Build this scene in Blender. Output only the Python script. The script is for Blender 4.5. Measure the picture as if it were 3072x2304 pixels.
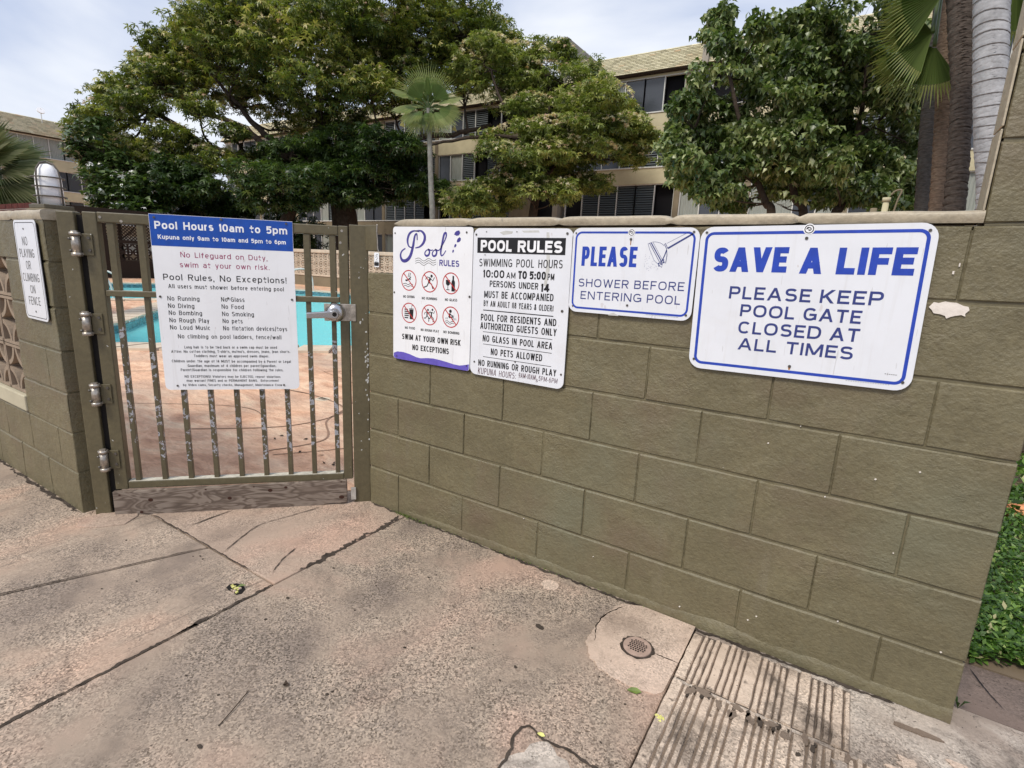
import bpy, math, random
import numpy as np
from mathutils import Vector, Matrix, noise as mnoise
from mathutils.geometry import tessellate_polygon
R = math.radians
S = bpy.context.scene
COL = S.collection
for o in list(bpy.data.objects): bpy.data.objects.remove(o)
rng = random.Random(7)

# ------------------------------------------------------------------ camera
cam = bpy.data.cameras.new('camera'); cam.sensor_fit = 'HORIZONTAL'; cam.sensor_width = 36.0
cam.lens = 1597.3/3072*36; cam.clip_start = 0.05; cam.clip_end = 3000
cam_o = bpy.data.objects.new('camera', cam); COL.objects.link(cam_o)
yaw, pit, rol = -0.55848, -0.21909, -0.04645
f_ = Vector((math.sin(yaw)*math.cos(pit), math.cos(yaw)*math.cos(pit), math.sin(pit)))
r0 = Vector((math.cos(yaw), -math.sin(yaw), 0)); d0 = f_.cross(r0)
r_ = math.cos(rol)*r0 + math.sin(rol)*d0; dn = -math.sin(rol)*r0 + math.cos(rol)*d0
cam_o.matrix_world = Matrix(((r_.x, -dn.x, -f_.x, 2.0054), (r_.y, -dn.y, -f_.y, -1.8424), (r_.z, -dn.z, -f_.z, 1.2621), (0, 0, 0, 1)))
S.camera = cam_o

# ------------------------------------------------------------------ world, sun, exposure
W = bpy.data.worlds.new('World'); S.world = W; W.use_nodes = True
nt = W.node_tree; nt.nodes.clear()
out = nt.nodes.new('ShaderNodeOutputWorld'); bg = nt.nodes.new('ShaderNodeBackground')
sky = nt.nodes.new('ShaderNodeTexSky'); sky.sky_type = 'NISHITA'; sky.sun_disc = False
SUN_EL, SUN_AZ = R(52), R(188)          # azimuth from +y, clockwise: behind the camera, to its left
sky.sun_elevation = SUN_EL; sky.sun_rotation = SUN_AZ; sky.dust_density = 3.0
tc = nt.nodes.new('ShaderNodeTexCoord')
mp = nt.nodes.new('ShaderNodeMapping'); mp.inputs['Scale'].default_value = (1.0, 1.0, 2.6); mp.inputs['Location'].default_value = (0.3, 0.1, 0.0)
n1 = nt.nodes.new('ShaderNodeTexNoise'); n1.inputs['Scale'].default_value = 2.1; n1.inputs['Detail'].default_value = 7; n1.inputs['Roughness'].default_value = .48
n1.inputs['Distortion'].default_value = .4
cr = nt.nodes.new('ShaderNodeValToRGB')
cr.color_ramp.elements[0].position = .38; cr.color_ramp.elements[0].color = (4.6, 5.5, 7.7, 1)
cr.color_ramp.elements[1].position = .62; cr.color_ramp.elements[1].color = (9.4, 9.7, 10.3, 1)
mx = nt.nodes.new('ShaderNodeMixRGB'); mx.inputs[0].default_value = .88
nt.links.new(tc.outputs['Generated'], mp.inputs[0]); nt.links.new(mp.outputs[0], n1.inputs['Vector'])
nt.links.new(n1.outputs[0], cr.inputs[0]); nt.links.new(sky.outputs[0], mx.inputs[1]); nt.links.new(cr.outputs[0], mx.inputs[2])
nt.links.new(mx.outputs[0], bg.inputs[0]); bg.inputs[1].default_value = 0.0585
nt.links.new(bg.outputs[0], out.inputs[0])
sl = bpy.data.lights.new('sun', 'SUN'); sl.energy = 1.5; sl.angle = R(16); sl.color = (1.0, .93, .82)
so = bpy.data.objects.new('sun', sl); COL.objects.link(so)
sdir = Vector((math.sin(SUN_AZ)*math.cos(SUN_EL), math.cos(SUN_AZ)*math.cos(SUN_EL), math.sin(SUN_EL)))
so.rotation_euler = sdir.to_track_quat('Z', 'Y').to_euler()
S.view_settings.view_transform = 'Standard'; S.view_settings.look = 'None'; S.view_settings.gamma = 1; S.view_settings.use_curve_mapping = False
S.view_settings.exposure = 0.92

# ------------------------------------------------------------------ helpers
def tag(o, label=None, cat=None, group=None, kind=None):
    if label: o['label'] = label
    if cat: o['category'] = cat
    if group: o['group'] = group
    if kind: o['kind'] = kind
    return o
def empty(name, loc=(0, 0, 0), rz=0.0, **k):
    o = bpy.data.objects.new(name, None); COL.objects.link(o); o.location = loc; o.rotation_euler = (0, 0, rz)
    o.empty_display_size = .1
    return tag(o, **k)
def link(name, me, parent=None, loc=None, rot=None, **k):
    o = bpy.data.objects.new(name, me); COL.objects.link(o)
    if parent is not None: o.parent = parent
    if loc is not None: o.location = loc
    if rot is not None: o.rotation_euler = rot
    return tag(o, **k)
def copy_tree(o, parent=None):
    c = o.copy(); COL.objects.link(c)
    if parent is not None: c.parent = parent
    for ch in list(o.children): copy_tree(ch, c)
    return c
def fast_mesh(name, V, F, mats=(), midx=None, attr=None, smooth=False):
    V = np.asarray(V, dtype=np.float32); F = np.asarray(F, dtype=np.int32); n, k = F.shape
    me = bpy.data.meshes.new(name); me.vertices.add(len(V)); me.vertices.foreach_set('co', V.ravel())
    me.loops.add(n*k); me.loops.foreach_set('vertex_index', F.ravel())
    me.polygons.add(n); me.polygons.foreach_set('loop_start', np.arange(0, n*k, k, dtype=np.int32))
    try: me.polygons.foreach_set('loop_total', np.full(n, k, dtype=np.int32))
    except Exception: pass
    if midx is not None: me.polygons.foreach_set('material_index', np.asarray(midx, dtype=np.int32))
    if smooth: me.polygons.foreach_set('use_smooth', np.ones(n, dtype=bool))
    me.update(calc_edges=True)
    for m in mats: me.materials.append(m)
    if attr is not None:
        a = me.attributes.new('tint', 'FLOAT', 'FACE'); a.data.foreach_set('value', np.asarray(attr, dtype=np.float32))
    return me
class MB:
    def __init__(s): s.v = []; s.f = []; s.m = []; s.sm = []
    def add(s, vs, fs, m=0, smooth=False):
        b = len(s.v); s.v += [tuple(q) for q in vs]
        for f in fs: s.f.append(tuple(b+i for i in f)); s.m.append(m); s.sm.append(smooth)
        return s
    def box(s, x0, y0, z0, x1, y1, z1, m=0):
        x0, x1 = min(x0, x1), max(x0, x1); y0, y1 = min(y0, y1), max(y0, y1); z0, z1 = min(z0, z1), max(z0, z1)
        return s.add([(x0,y0,z0),(x1,y0,z0),(x1,y1,z0),(x0,y1,z0),(x0,y0,z1),(x1,y0,z1),(x1,y1,z1),(x0,y1,z1)],
                     [(0,3,2,1),(4,5,6,7),(0,1,5,4),(1,2,6,5),(2,3,7,6),(3,0,4,7)], m)
    def prism(s, poly, z0, z1, m=0, axis='z'):
        # poly in plan (z), or in the x-z plane extruded along y (axis 'y', z0..z1 are y values)
        n = len(poly)
        a = sum(poly[i][0]*poly[(i+1) % n][1]-poly[(i+1) % n][0]*poly[i][1] for i in range(n))
        if a < 0: poly = poly[::-1]
        if axis == 'z':
            V = [(x, y, z0) for x, y in poly]+[(x, y, z1) for x, y in poly]
            F = [tuple(range(n-1, -1, -1)), tuple(range(n, 2*n))]+[(i, (i+1) % n, n+(i+1) % n, n+i) for i in range(n)]
        else:
            V = [(x, z0, z) for x, z in poly]+[(x, z1, z) for x, z in poly]   # z0 = front (-y)
            F = [tuple(range(n)), tuple(range(2*n-1, n-1, -1))]+[((i+1) % n, i, n+i, n+(i+1) % n) for i in range(n)]
        return s.add(V, F, m)
    def tube(s, pts, rad, n=8, m=0, cap=True, smooth=True):
        pts = [Vector(q) for q in pts]; k = len(pts)
        if not hasattr(rad, '__len__'): rad = [rad]*k
        V = []; F = []; ref = None
        for i, q in enumerate(pts):
            t = (pts[min(i+1, k-1)]-pts[max(i-1, 0)])
            if t.length < 1e-9: t = Vector((0, 0, 1))
            t.normalize()
            if ref is None:
                ref = Vector((0, 0, 1)) if abs(t.z) < .9 else Vector((1, 0, 0))
            a = t.cross(ref).normalized(); b = t.cross(a).normalized(); ref = a.cross(t).normalized()
            for j in range(n):
                an = 2*math.pi*j/n; V.append(q+(a*math.cos(an)+b*math.sin(an))*rad[i])
        for i in range(k-1):
            for j in range(n):
                j2 = (j+1) % n; F.append((i*n+j, i*n+j2, (i+1)*n+j2, (i+1)*n+j))
        s.add(V, F, m, smooth)
        if cap:
            b = len(s.v)-len(V)
            s.f.append(tuple(b+j for j in range(n-1, -1, -1))); s.m.append(m); s.sm.append(False)
            s.f.append(tuple(b+(k-1)*n+j for j in range(n))); s.m.append(m); s.sm.append(False)
        return s
    def disc(s, x, z, r, y, n=20, rx=None, m=0, th=None):
        rx = rx or r; P = [(x+rx*math.cos(2*math.pi*i/n), z+r*math.sin(2*math.pi*i/n)) for i in range(n)]
        if th: return s.prism(P, y-th, y, m, 'y')
        return s.add([(a, y, b) for a, b in P], [tuple(range(n))], m)
    def ring(s, x, z, r0, r1, y, n=32, m=0):
        V = []; 
        for i in range(n):
            c, q = math.cos(2*math.pi*i/n), math.sin(2*math.pi*i/n); V += [(x+r0*c, y, z+r0*q), (x+r1*c, y, z+r1*q)]
        return s.add(V, [(2*i, 2*i+1, 2*((i+1) % n)+1, 2*((i+1) % n)) for i in range(n)], m)
    def ribbon(s, pts, w, y, m=0):
        k = len(pts)
        if not hasattr(w, '__len__'): w = [w]*k
        V = []
        for i, (a, b) in enumerate(pts):
            p0 = pts[max(i-1, 0)]; p1 = pts[min(i+1, k-1)]; dx, dz = p1[0]-p0[0], p1[1]-p0[1]; l = math.hypot(dx, dz) or 1
            nx, nz = -dz/l*w[i]/2, dx/l*w[i]/2; V += [(a+nx, y, b+nz), (a-nx, y, b-nz)]
        return s.add(V, [(2*i+1, 2*i+3, 2*i+2, 2*i) for i in range(k-1)], m)
    def shift(s, dx, dy, dz): s.v = [(a+dx, b+dy, c+dz) for a, b, c in s.v]; return s
    def mesh(s, name, mats):
        me = bpy.data.meshes.new(name); me.from_pydata(s.v, [], s.f)
        for mt in (mats if isinstance(mats, (list, tuple)) else [mats]): me.materials.append(mt)
        me.polygons.foreach_set('material_index', s.m); me.polygons.foreach_set('use_smooth', s.sm)
        me.update(); return me
    def build(s, name, mats, parent=None, bevel=None, seg=2, **k):
        o = link(name, s.mesh(name, mats), parent, **k)
        if bevel:
            b = o.modifiers.new('bevel', 'BEVEL'); b.width = bevel; b.segments = seg; b.limit_method = 'ANGLE'; b.angle_limit = R(40)
        return o
def spline(P, k=8):
    out = []; n = len(P)
    for i in range(n-1):
        p0, p1, p2, p3 = P[max(i-1, 0)], P[i], P[i+1], P[min(i+2, n-1)]
        for j in range(k):
            t = j/k; out.append(tuple(.5*((2*b)+(-a+c)*t+(2*a-5*b+4*c-d)*t*t+(-a+3*b-3*c+d)*t**3) for a, b, c, d in zip(p0, p1, p2, p3)))
    out.append(tuple(P[-1])); return out
def rrect(w, h, r, cx=0, cz=0, n=6):
    P = []
    for sx, sz, a0 in ((1, 1, 0), (-1, 1, 90), (-1, -1, 180), (1, -1, 270)):
        for i in range(n+1):
            a = R(a0+90*i/n); P.append((cx+sx*(w/2-r)+r*math.cos(a), cz+sz*(h/2-r)+r*math.sin(a)))
    return P

# ------------------------------------------------------------------ materials
def ramp(nt, stops, fac):
    c = nt.nodes.new('ShaderNodeValToRGB'); e = c.color_ramp.elements
    e[0].position, e[0].color = stops[0][0], (*stops[0][1], 1)
    e[1].position, e[1].color = stops[-1][0], (*stops[-1][1], 1)
    for p_, q in stops[1:-1]:
        x = e.new(p_); x.color = (*q, 1)
    nt.links.new(fac, c.inputs[0]); return c.outputs[0]
def noise_node(nt, vec, scale, detail=4, rough=.55, dist=0.0):
    n = nt.nodes.new('ShaderNodeTexNoise'); n.inputs['Scale'].default_value = scale; n.inputs['Detail'].default_value = detail
    n.inputs['Roughness'].default_value = rough; n.inputs['Distortion'].default_value = dist
    nt.links.new(vec, n.inputs['Vector']); return n.outputs[0]
def mixc(nt, fac, a, b, mode='MIX'):
    m = nt.nodes.new('ShaderNodeMixRGB'); m.blend_type = mode
    for i, v in ((0, fac), (1, a), (2, b)):
        if hasattr(v, 'links') or hasattr(v, 'is_output'): nt.links.new(v, m.inputs[i])
        else: m.inputs[i].default_value = v if i == 0 else (*v, 1)
    return m.outputs[0]
def math_n(nt, op, a, b=0.0, clamp=False):
    m = nt.nodes.new('ShaderNodeMath'); m.operation = op; m.use_clamp = clamp
    for i, v in enumerate((a, b)):
        if hasattr(v, 'is_output'): nt.links.new(v, m.inputs[i])
        else: m.inputs[i].default_value = v
    return m.outputs[0]
def world_vec(nt, scale=(1, 1, 1), rot=(0, 0, 0)):
    g = nt.nodes.new('ShaderNodeNewGeometry'); m = nt.nodes.new('ShaderNodeMapping'); m.inputs['Scale'].default_value = scale
    m.inputs['Rotation'].default_value = rot
    nt.links.new(g.outputs['Position'], m.inputs[0]); return m.outputs[0]
def bump(nt, h, strength, dist, b, prev=None):
    n = nt.nodes.new('ShaderNodeBump'); n.inputs['Strength'].default_value = strength; n.inputs['Distance'].default_value = dist
    nt.links.new(h, n.inputs['Height'])
    if prev: nt.links.new(prev, n.inputs['Normal'])
    nt.links.new(n.outputs[0], b.inputs['Normal']); return n.outputs[0]
def mat(name, col, rough=.6, spec=.4, metal=0.0):
    m = bpy.data.materials.new(name); m.use_nodes = True; b = m.node_tree.nodes['Principled BSDF']
    b.inputs['Base Color'].default_value = (*col, 1); b.inputs['Roughness'].default_value = rough
    b.inputs['Specular IOR Level'].default_value = spec; b.inputs['Metallic'].default_value = metal
    return m, m.node_tree, b
def vary(name, col, amt=.25, scale=6.0, rough=.6, spec=.4, metal=0.0, bs=0.0, bscale=60, bd=.002, hue=None, stretch=(1, 1, 1)):
    m, nt, b = mat(name, col, rough, spec, metal); v = world_vec(nt, stretch)
    lo = tuple(c*(1-amt) for c in col); hi = tuple(min(1, c*(1+amt)) for c in (hue or col))
    c = ramp(nt, [(.3, lo), (.7, hi)], noise_node(nt, v, scale, 5, .6)); nt.links.new(c, b.inputs['Base Color'])
    if bs: bump(nt, noise_node(nt, v, bscale, 4, .6), bs, bd, b)
    return m
def paint_mat(name, col, chips=None, chip_scale=30, chip_th=.62, zrange=None, bumpy=.5, bscale=45, dirt=True, lump=True):
    m, nt, b = mat(name, col, .42, .45); v = world_vec(nt)
    lo = tuple(c*.84 for c in col); hi = tuple(c*1.16 for c in col)
    c = ramp(nt, [(.3, lo), (.7, hi)], noise_node(nt, v, 3.2, 6, .6))
    c = mixc(nt, 1.0, c, ramp(nt, [(.32, (.86, .86, .86)), (.68, (1.13, 1.13, 1.12))], noise_node(nt, v, 48, 5, .7)), 'MULTIPLY')
    if dirt:   # reddish dust and run marks with a shape of their own
        vs = world_vec(nt, (1, 1, .12)); k = math_n(nt, 'MULTIPLY', math_n(nt, 'SUBTRACT', noise_node(nt, vs, 12, 4, .6), .60, True), 2.0, True)
        c = mixc(nt, k, c, (.2, .175, .13))
        k2 = math_n(nt, 'MULTIPLY', math_n(nt, 'SUBTRACT', noise_node(nt, v, 2.3, 4, .65), .5, True), 3.0, True)
        c = mixc(nt, k2, c, (.155, .115, .078))
        k3 = math_n(nt, 'MULTIPLY', math_n(nt, 'SUBTRACT', noise_node(nt, world_vec(nt, (1, 1, .7)), 1.4, 4, .65), .54, True), 4.0, True)
        c = mixc(nt, k3, c, (.16, .155, .10))
    h = noise_node(nt, v, bscale, 5, .62)
    if chips:
        n = noise_node(nt, v, chip_scale, 3, .55, .3)
        k = math_n(nt, 'GREATER_THAN', n, chip_th)
        if zrange:
            sep = nt.nodes.new('ShaderNodeSeparateXYZ'); g = nt.nodes.new('ShaderNodeNewGeometry'); nt.links.new(g.outputs['Position'], sep.inputs[0])
            jz = math_n(nt, 'ADD', sep.outputs[2], math_n(nt, 'MULTIPLY', noise_node(nt, v, 5, 2), .5))
            a = math_n(nt, 'MULTIPLY', math_n(nt, 'GREATER_THAN', jz, zrange[0]+.25), math_n(nt, 'LESS_THAN', jz, zrange[1]+.25))
            k = math_n(nt, 'MULTIPLY', k, a)
        chipc = mixc(nt, math_n(nt, 'GREATER_THAN', noise_node(nt, v, chip_scale*2.3, 3, .6), .54), chips, (.13, .09, .065)); c = mixc(nt, k, c, chipc if zrange else chips); h2 = math_n(nt, 'MULTIPLY', k, -.6); h = math_n(nt, 'ADD', h, h2)
    nt.links.new(c, b.inputs['Base Color'])
    nb = None
    if lump:
        big = noise_node(nt, v, 9, 4, .6); msk = math_n(nt, 'MULTIPLY', math_n(nt, 'SUBTRACT', noise_node(nt, v, 3.1, 3, .6), .52, True), 5, True)
        rough = math_n(nt, 'MULTIPLY', noise_node(nt, world_vec(nt, (1, 1, 2.2)), 34, 5, .7, .8), msk)
        nb = bump(nt, math_n(nt, 'ADD', big, math_n(nt, 'MULTIPLY', rough, 1.1)), .6, .013, b)
    bump(nt, h, bumpy, .004, b, nb); return m
OLIVE = (.160, .138, .080)
M = {}
M['wall'] = paint_mat('wall_paint', OLIVE, (.5, .47, .4), 55, .79, bumpy=1.0, bscale=85)
M['joint'] = paint_mat('joint_paint', tuple(c*.92 for c in OLIVE), bumpy=.5, dirt=False)
M['cap'] = paint_mat('cap_paint', (.42, .36, .265), (.3, .26, .2), 20, .7, bumpy=.6, bscale=50, dirt=False)
M['patch'] = vary('bare_plaster', (.74, .68, .62), .12, 30, .8, .2, bs=.6, bscale=120, bd=.002)
M['post'] = paint_mat('post_paint', (.112, .094, .053), (.55, .55, .52), 40, .735, bumpy=.25, bscale=60, dirt=False, lump=False)
M['picket'] = paint_mat('picket_paint', (.098, .082, .048), (.34, .35, .38), 34, .545, zrange=(.30, .86), bumpy=.2, bscale=60, dirt=False, lump=False)
M['steel'] = vary('worn_steel', (.42, .38, .33), .45, 40, .35, .5, .7, bs=.3, bscale=90)
M['chrome'] = mat('brushed_chrome', (.55, .55, .56), .26, .5, 1.0)[0]
M['keep'] = vary('galvanised', (.5, .49, .46), .2, 30, .5, .5, .5)
M['white'] = None
def sign_white(name, col):
    m, nt, b = mat(name, col, .32, .4); v = world_vec(nt)
    c = ramp(nt, [(.25, tuple(x*.93 for x in col)), (.6, col)], noise_node(nt, v, 7, 4, .6))
    k = math_n(nt, 'MULTIPLY', math_n(nt, 'GREATER_THAN', noise_node(nt, world_vec(nt, (1, 1, .5)), 38, 2, .5), .735), .35)
    c = mixc(nt, k, c, (.5, .42, .4))
    st = math_n(nt, 'MULTIPLY', math_n(nt, 'SUBTRACT', noise_node(nt, world_vec(nt, (1, 1, .06)), 30, 4, .65), .58, True), 1.6, True); c = mixc(nt, st, c, (.56, .54, .52))
    sm_ = math_n(nt, 'MULTIPLY', math_n(nt, 'SUBTRACT', noise_node(nt, v, 5, 5, .7, .5), .56, True), 1.1, True); c = mixc(nt, sm_, c, (.62, .58, .55))
    sc_ = math_n(nt, 'MULTIPLY', math_n(nt, 'GREATER_THAN', noise_node(nt, world_vec(nt, (1, 1, .08), (0, R(20), 0)), 120, 1, .5), .76), .4); c = mixc(nt, sc_, c, (.45, .44, .44))
    nt.links.new(c, b.inputs['Base Color']); bump(nt, noise_node(nt, v, 3.5, 2), .12, .01, b); return m
M['white'] = sign_white('sign_white', (.76, .78, .83))
M['white2'] = sign_white('sign_white_glossy', (.83, .84, .87))
for n_, c_ in dict(blue=(.02, .06, .42), navy=(.035, .05, .2), band=(.008, .07, .38), purple=(.13, .10, .48), script=(.06, .05, .26), crimson=(.30, .02, .10), red=(.48, .03, .03), black=(.012, .012, .014), grey=(.16, .16, .16), ink=(.09, .03, .05), tape=(.55, .55, .53), txtwhite=(.84, .85, .88)).items():
    M[n_] = vary('print_'+n_, c_, .12, 40, .4, .4)
M['hole'] = mat('dark_hole', (.015, .013, .012), .7, .2)[0]
M['screw'] = vary('screw_metal', (.12, .11, .10), .4, 90, .4, .5, .6)
M['rust'] = vary('rust_stain', (.42, .2, .09), .3, 60, .8, .2)
# weathered board
def wood():
    m, nt, b = mat('weathered_wood', (.2, .15, .1), .75, .25)
    v = world_vec(nt, (1, 1, 1), (0, 0, R(-45))); mpn = nt.nodes.new('ShaderNodeMapping'); mpn.inputs['Scale'].default_value = (1.5, 1, 6); nt.links.new(v, mpn.inputs[0])
    w = nt.nodes.new('ShaderNodeTexNoise'); w.inputs['Scale'].default_value = 2.6; w.inputs['Detail'].default_value = 2; w.inputs['Distortion'].default_value = 1.6; nt.links.new(mpn.outputs[0], w.inputs['Vector'])
    g = nt.nodes.new('ShaderNodeMath'); g.operation = 'SINE'; nt.links.new(math_n(nt, 'MULTIPLY', w.outputs[0], 34), g.inputs[0])
    gg = math_n(nt, 'ADD', math_n(nt, 'MULTIPLY', g.outputs[0], .35), .5)
    c = ramp(nt, [(.1, (.075, .055, .043)), (.5, (.19, .15, .12)), (.95, (.31, .26, .215))], gg)
    c = mixc(nt, math_n(nt, 'MULTIPLY', noise_node(nt, v, 9, 5), .7, True), c, (.17, .13, .105))
    nt.links.new(c, b.inputs['Base Color']); bump(nt, gg, .5, .002, b); return m
M['wood'] = wood()
M['knot'] = mat('knot_wood', (.05, .022, .015), .7, .2)[0]
# concrete
def concrete(name, base, pink, dark, speck=.5, broom=None, grime=.5, bscale=240, bst=.35, wall_line=False):
    m, nt, b = mat(name, base, .85, .22); v = world_vec(nt)
    big = noise_node(nt, v, 1.6, 5, .6, .4)
    c = ramp(nt, [(.34, dark), (.5, base), (.68, pink)], big)
    c = mixc(nt, math_n(nt, 'MULTIPLY', math_n(nt, 'SUBTRACT', noise_node(nt, v, 4.2, 6, .7, .6), .50, True), 4.5*grime, True), c, tuple(x*.60 for x in dark))
    c = mixc(nt, math_n(nt, 'MULTIPLY', math_n(nt, 'SUBTRACT', noise_node(nt, v, 19, 4, .6, .5), .62, True), 6*grime, True), c, tuple(x*.5 for x in dark))
    fine = noise_node(nt, v, 260, 3, .7)
    vo = nt.nodes.new('ShaderNodeTexVoronoi'); vo.inputs['Scale'].default_value = 210; nt.links.new(v, vo.inputs['Vector'])
    sp_ = nt.nodes.new('ShaderNodeSeparateColor'); nt.links.new(vo.outputs['Color'], sp_.inputs[0])
    grain = ramp(nt, [(.0, (1-.62*speck, 1-.64*speck, 1-.66*speck)), (.28, (1-.25*speck,)*3), (.62, (1.0+.1*speck,)*3), (.9, (1+.42*speck, 1+.40*speck, 1+.37*speck)), (1, (1+.6*speck, 1+.55*speck, 1+.5*speck))], sp_.outputs[0])
    wear = math_n(nt, 'MULTIPLY', math_n(nt, 'SUBTRACT', noise_node(nt, v, 2.6, 5, .65), .36, True), 4.5, True)
    c = mixc(nt, 1.0, c, mixc(nt, wear, (1.03, 1.0, .98), grain), 'MULTIPLY')
    vr = math_n(nt, 'GREATER_THAN', math_n(nt, 'SUBTRACT', noise_node(nt, v, 85, 2, .5), .0), .70)
    c = mixc(nt, math_n(nt, 'MULTIPLY', vr, .7), c, tuple(x*.35 for x in dark))
    h = math_n(nt, 'ADD', math_n(nt, 'MULTIPLY', fine, .5), math_n(nt, 'MULTIPLY', sp_.outputs[0], .5))
    if broom:
        bv = world_vec(nt, broom); bn = noise_node(nt, bv, 60, 3, .7)
        msk = math_n(nt, 'MULTIPLY', math_n(nt, 'SUBTRACT', noise_node(nt, v, .9, 2), .35, True), 3, True)
        c = mixc(nt, math_n(nt, 'MULTIPLY', math_n(nt, 'MULTIPLY', math_n(nt, 'LESS_THAN', bn, .41), msk), .55), c, tuple(x*.5 for x in dark))
        h = math_n(nt, 'ADD', h, bn)
    nt.links.new(c, b.inputs['Base Color']); bump(nt, h, bst, .0025, b); return m
M['slab'] = concrete('aggregate_concrete', (.33, .268, .212), (.42, .305, .24), (.195, .16, .135), 1.1, None)
M['slab_broom'] = concrete('broomed_concrete', (.38, .305, .24), (.49, .335, .25), (.24, .195, .16), 1.0, (1, .05, 1))
M['slab_gate'] = concrete('smooth_pink_concrete', (.40, .31, .245), (.48, .33, .255), (.29, .23, .185), .8, None, .6)
M['pad'] = concrete('drain_pad_concrete', (.54, .43, .345), (.60, .47, .38), (.36, .28, .22), .5, None, .7)
M['rib'] = concrete('grooved_concrete', (.47, .38, .30), (.64, .53, .43), (.17, .135, .11), .8, None, 1.3)
M['groove'] = concrete('groove_dirt', (.17, .13, .10), (.24, .19, .15), (.09, .07, .055), .3, None, .5)
M['asph'] = concrete('stained_concrete', (.30, .25, .21), (.62, .56, .49), (.10, .082, .07), .8, None, 1.0)
M['walk'] = concrete('damp_walk', (.17, .13, .11), (.24, .18, .15), (.10, .08, .07), .4, (.05, 1, 1), .5)
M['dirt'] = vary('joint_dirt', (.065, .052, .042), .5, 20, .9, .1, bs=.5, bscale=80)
M['ground'] = vary('dry_ground', (.17, .13, .09), .3, 1.5, .9, .1, bs=.3)
# stamped pink deck
def deck():
    m, nt, b = mat('pink_stamped_deck', (.5, .3, .2), .6, .35); v = world_vec(nt)
    a = noise_node(nt, world_vec(nt, (1, 2.4, 1), (0, 0, R(45))), 1.5, 6, .62, 1.4)
    c = ramp(nt, [(.3, (.46, .25, .155)), (.46, (.70, .42, .27)), (.6, (.82, .56, .38)), (.75, (.80, .64, .44))], a)
    c = mixc(nt, math_n(nt, 'MULTIPLY', math_n(nt, 'SUBTRACT', noise_node(nt, v, .7, 3), .5, True), 3, True), c, (.4, .33, .27))
    nt.links.new(c, b.inputs['Base Color'])
    c = mixc(nt, 1.0, c, ramp(nt, [(.3, (.78, .74, .72)), (.7, (1.15, 1.15, 1.15))], noise_node(nt, world_vec(nt, (1, 3, 1), (0, 0, R(40))), 9, 5, .7, 1.0)), 'MULTIPLY'); nt.links.new(c, b.inputs['Base Color'])
    bump(nt, math_n(nt, 'ADD', a, math_n(nt, 'MULTIPLY', noise_node(nt, v, 40, 4), .4)), .8, .03, b); return m
M['deck'] = deck()
M['deckline'] = mat('deck_joint', (.27, .17, .12), .8, .2)[0]
M['coping'] = vary('cream_coping', (.62, .52, .40), .15, 5, .6, .3, bs=.3, bscale=60)
M['tile'] = vary('pool_tile', (.07, .17, .2), .6, 14, .25, .5)
M['basin'] = vary('pool_plaster', (.66, .92, .94), .08, 1.2, .7, .2)
def water():
    m = bpy.data.materials.new('pool_water'); m.use_nodes = True; nt = m.node_tree; nt.nodes.clear()
    o = nt.nodes.new('ShaderNodeOutputMaterial'); t = nt.nodes.new('ShaderNodeBsdfTransparent'); t.inputs[0].default_value = (.6, .95, .97, 1)
    g = nt.nodes.new('ShaderNodeBsdfGlossy'); g.inputs['Roughness'].default_value = .06; g.inputs[0].default_value = (.8, .8, .8, 1)
    fr = nt.nodes.new('ShaderNodeFresnel'); fr.inputs[0].default_value = 1.33
    bn = nt.nodes.new('ShaderNodeBump'); bn.inputs['Strength'].default_value = .6; bn.inputs['Distance'].default_value = .05
    nt.links.new(noise_node(nt, world_vec(nt), 5.0, 5, .6, .8), bn.inputs['Height']); nt.links.new(bn.outputs[0], g.inputs['Normal']); nt.links.new(bn.outputs[0], fr.inputs['Normal'])
    mx = nt.nodes.new('ShaderNodeMixShader'); nt.links.new(fr.outputs[0], mx.inputs[0]); nt.links.new(t.outputs[0], mx.inputs[1]); nt.links.new(g.outputs[0], mx.inputs[2])
    d = nt.nodes.new('ShaderNodeBsdfDiffuse'); d.inputs[0].default_value = (.28, .84, .88, 1); m2 = nt.nodes.new('ShaderNodeMixShader'); m2.inputs[0].default_value = .35
    nt.links.new(mx.outputs[0], m2.inputs[1]); nt.links.new(d.outputs[0], m2.inputs[2]); nt.links.new(m2.outputs[0], o.inputs[0]); return m
M['water'] = water()
def leaf(name, stops, trans=.3, rough=.42, spec=.5):
    m, nt, b = mat(name, stops[1][1], rough, spec)
    a = nt.nodes.new('ShaderNodeAttribute'); a.attribute_name = 'tint'; c = ramp(nt, stops, a.outputs['Fac']); nt.links.new(c, b.inputs['Base Color'])
    t = nt.nodes.new('ShaderNodeBsdfTranslucent'); nt.links.new(mixc(nt, 1.0, c, (1.2, 1.4, .6), 'MULTIPLY'), t.inputs[0]); mx = nt.nodes.new('ShaderNodeMixShader'); mx.inputs[0].default_value = trans
    nt.links.new(b.outputs[0], mx.inputs[1]); nt.links.new(t.outputs[0], mx.inputs[2]); nt.links.new(mx.outputs[0], nt.nodes['Material Output'].inputs[0]); return m
M['lf_main'] = leaf('monkeypod_leaf', [(0, (.035, .055, .015)), (.4, (.13, .165, .035)), (.72, (.34, .35, .08)), (1, (.56, .46, .19))])
M['lf_mid'] = leaf('dark_leaf', [(0, (.018, .034, .010)), (.5, (.048, .085, .022)), (1, (.16, .22, .055))])
M['lf_flo'] = leaf('flowering_leaf', [(0, (.06, .085, .02)), (.45, (.19, .23, .055)), (.85, (.38, .40, .12)), (1, (.5, .46, .2))])
M['lf_kuk'] = leaf('kukui_leaf', [(0, (.035, .06, .016)), (.45, (.11, .16, .045)), (.75, (.32, .36, .15)), (1, (.56, .57, .34))], .25, .35)
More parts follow.
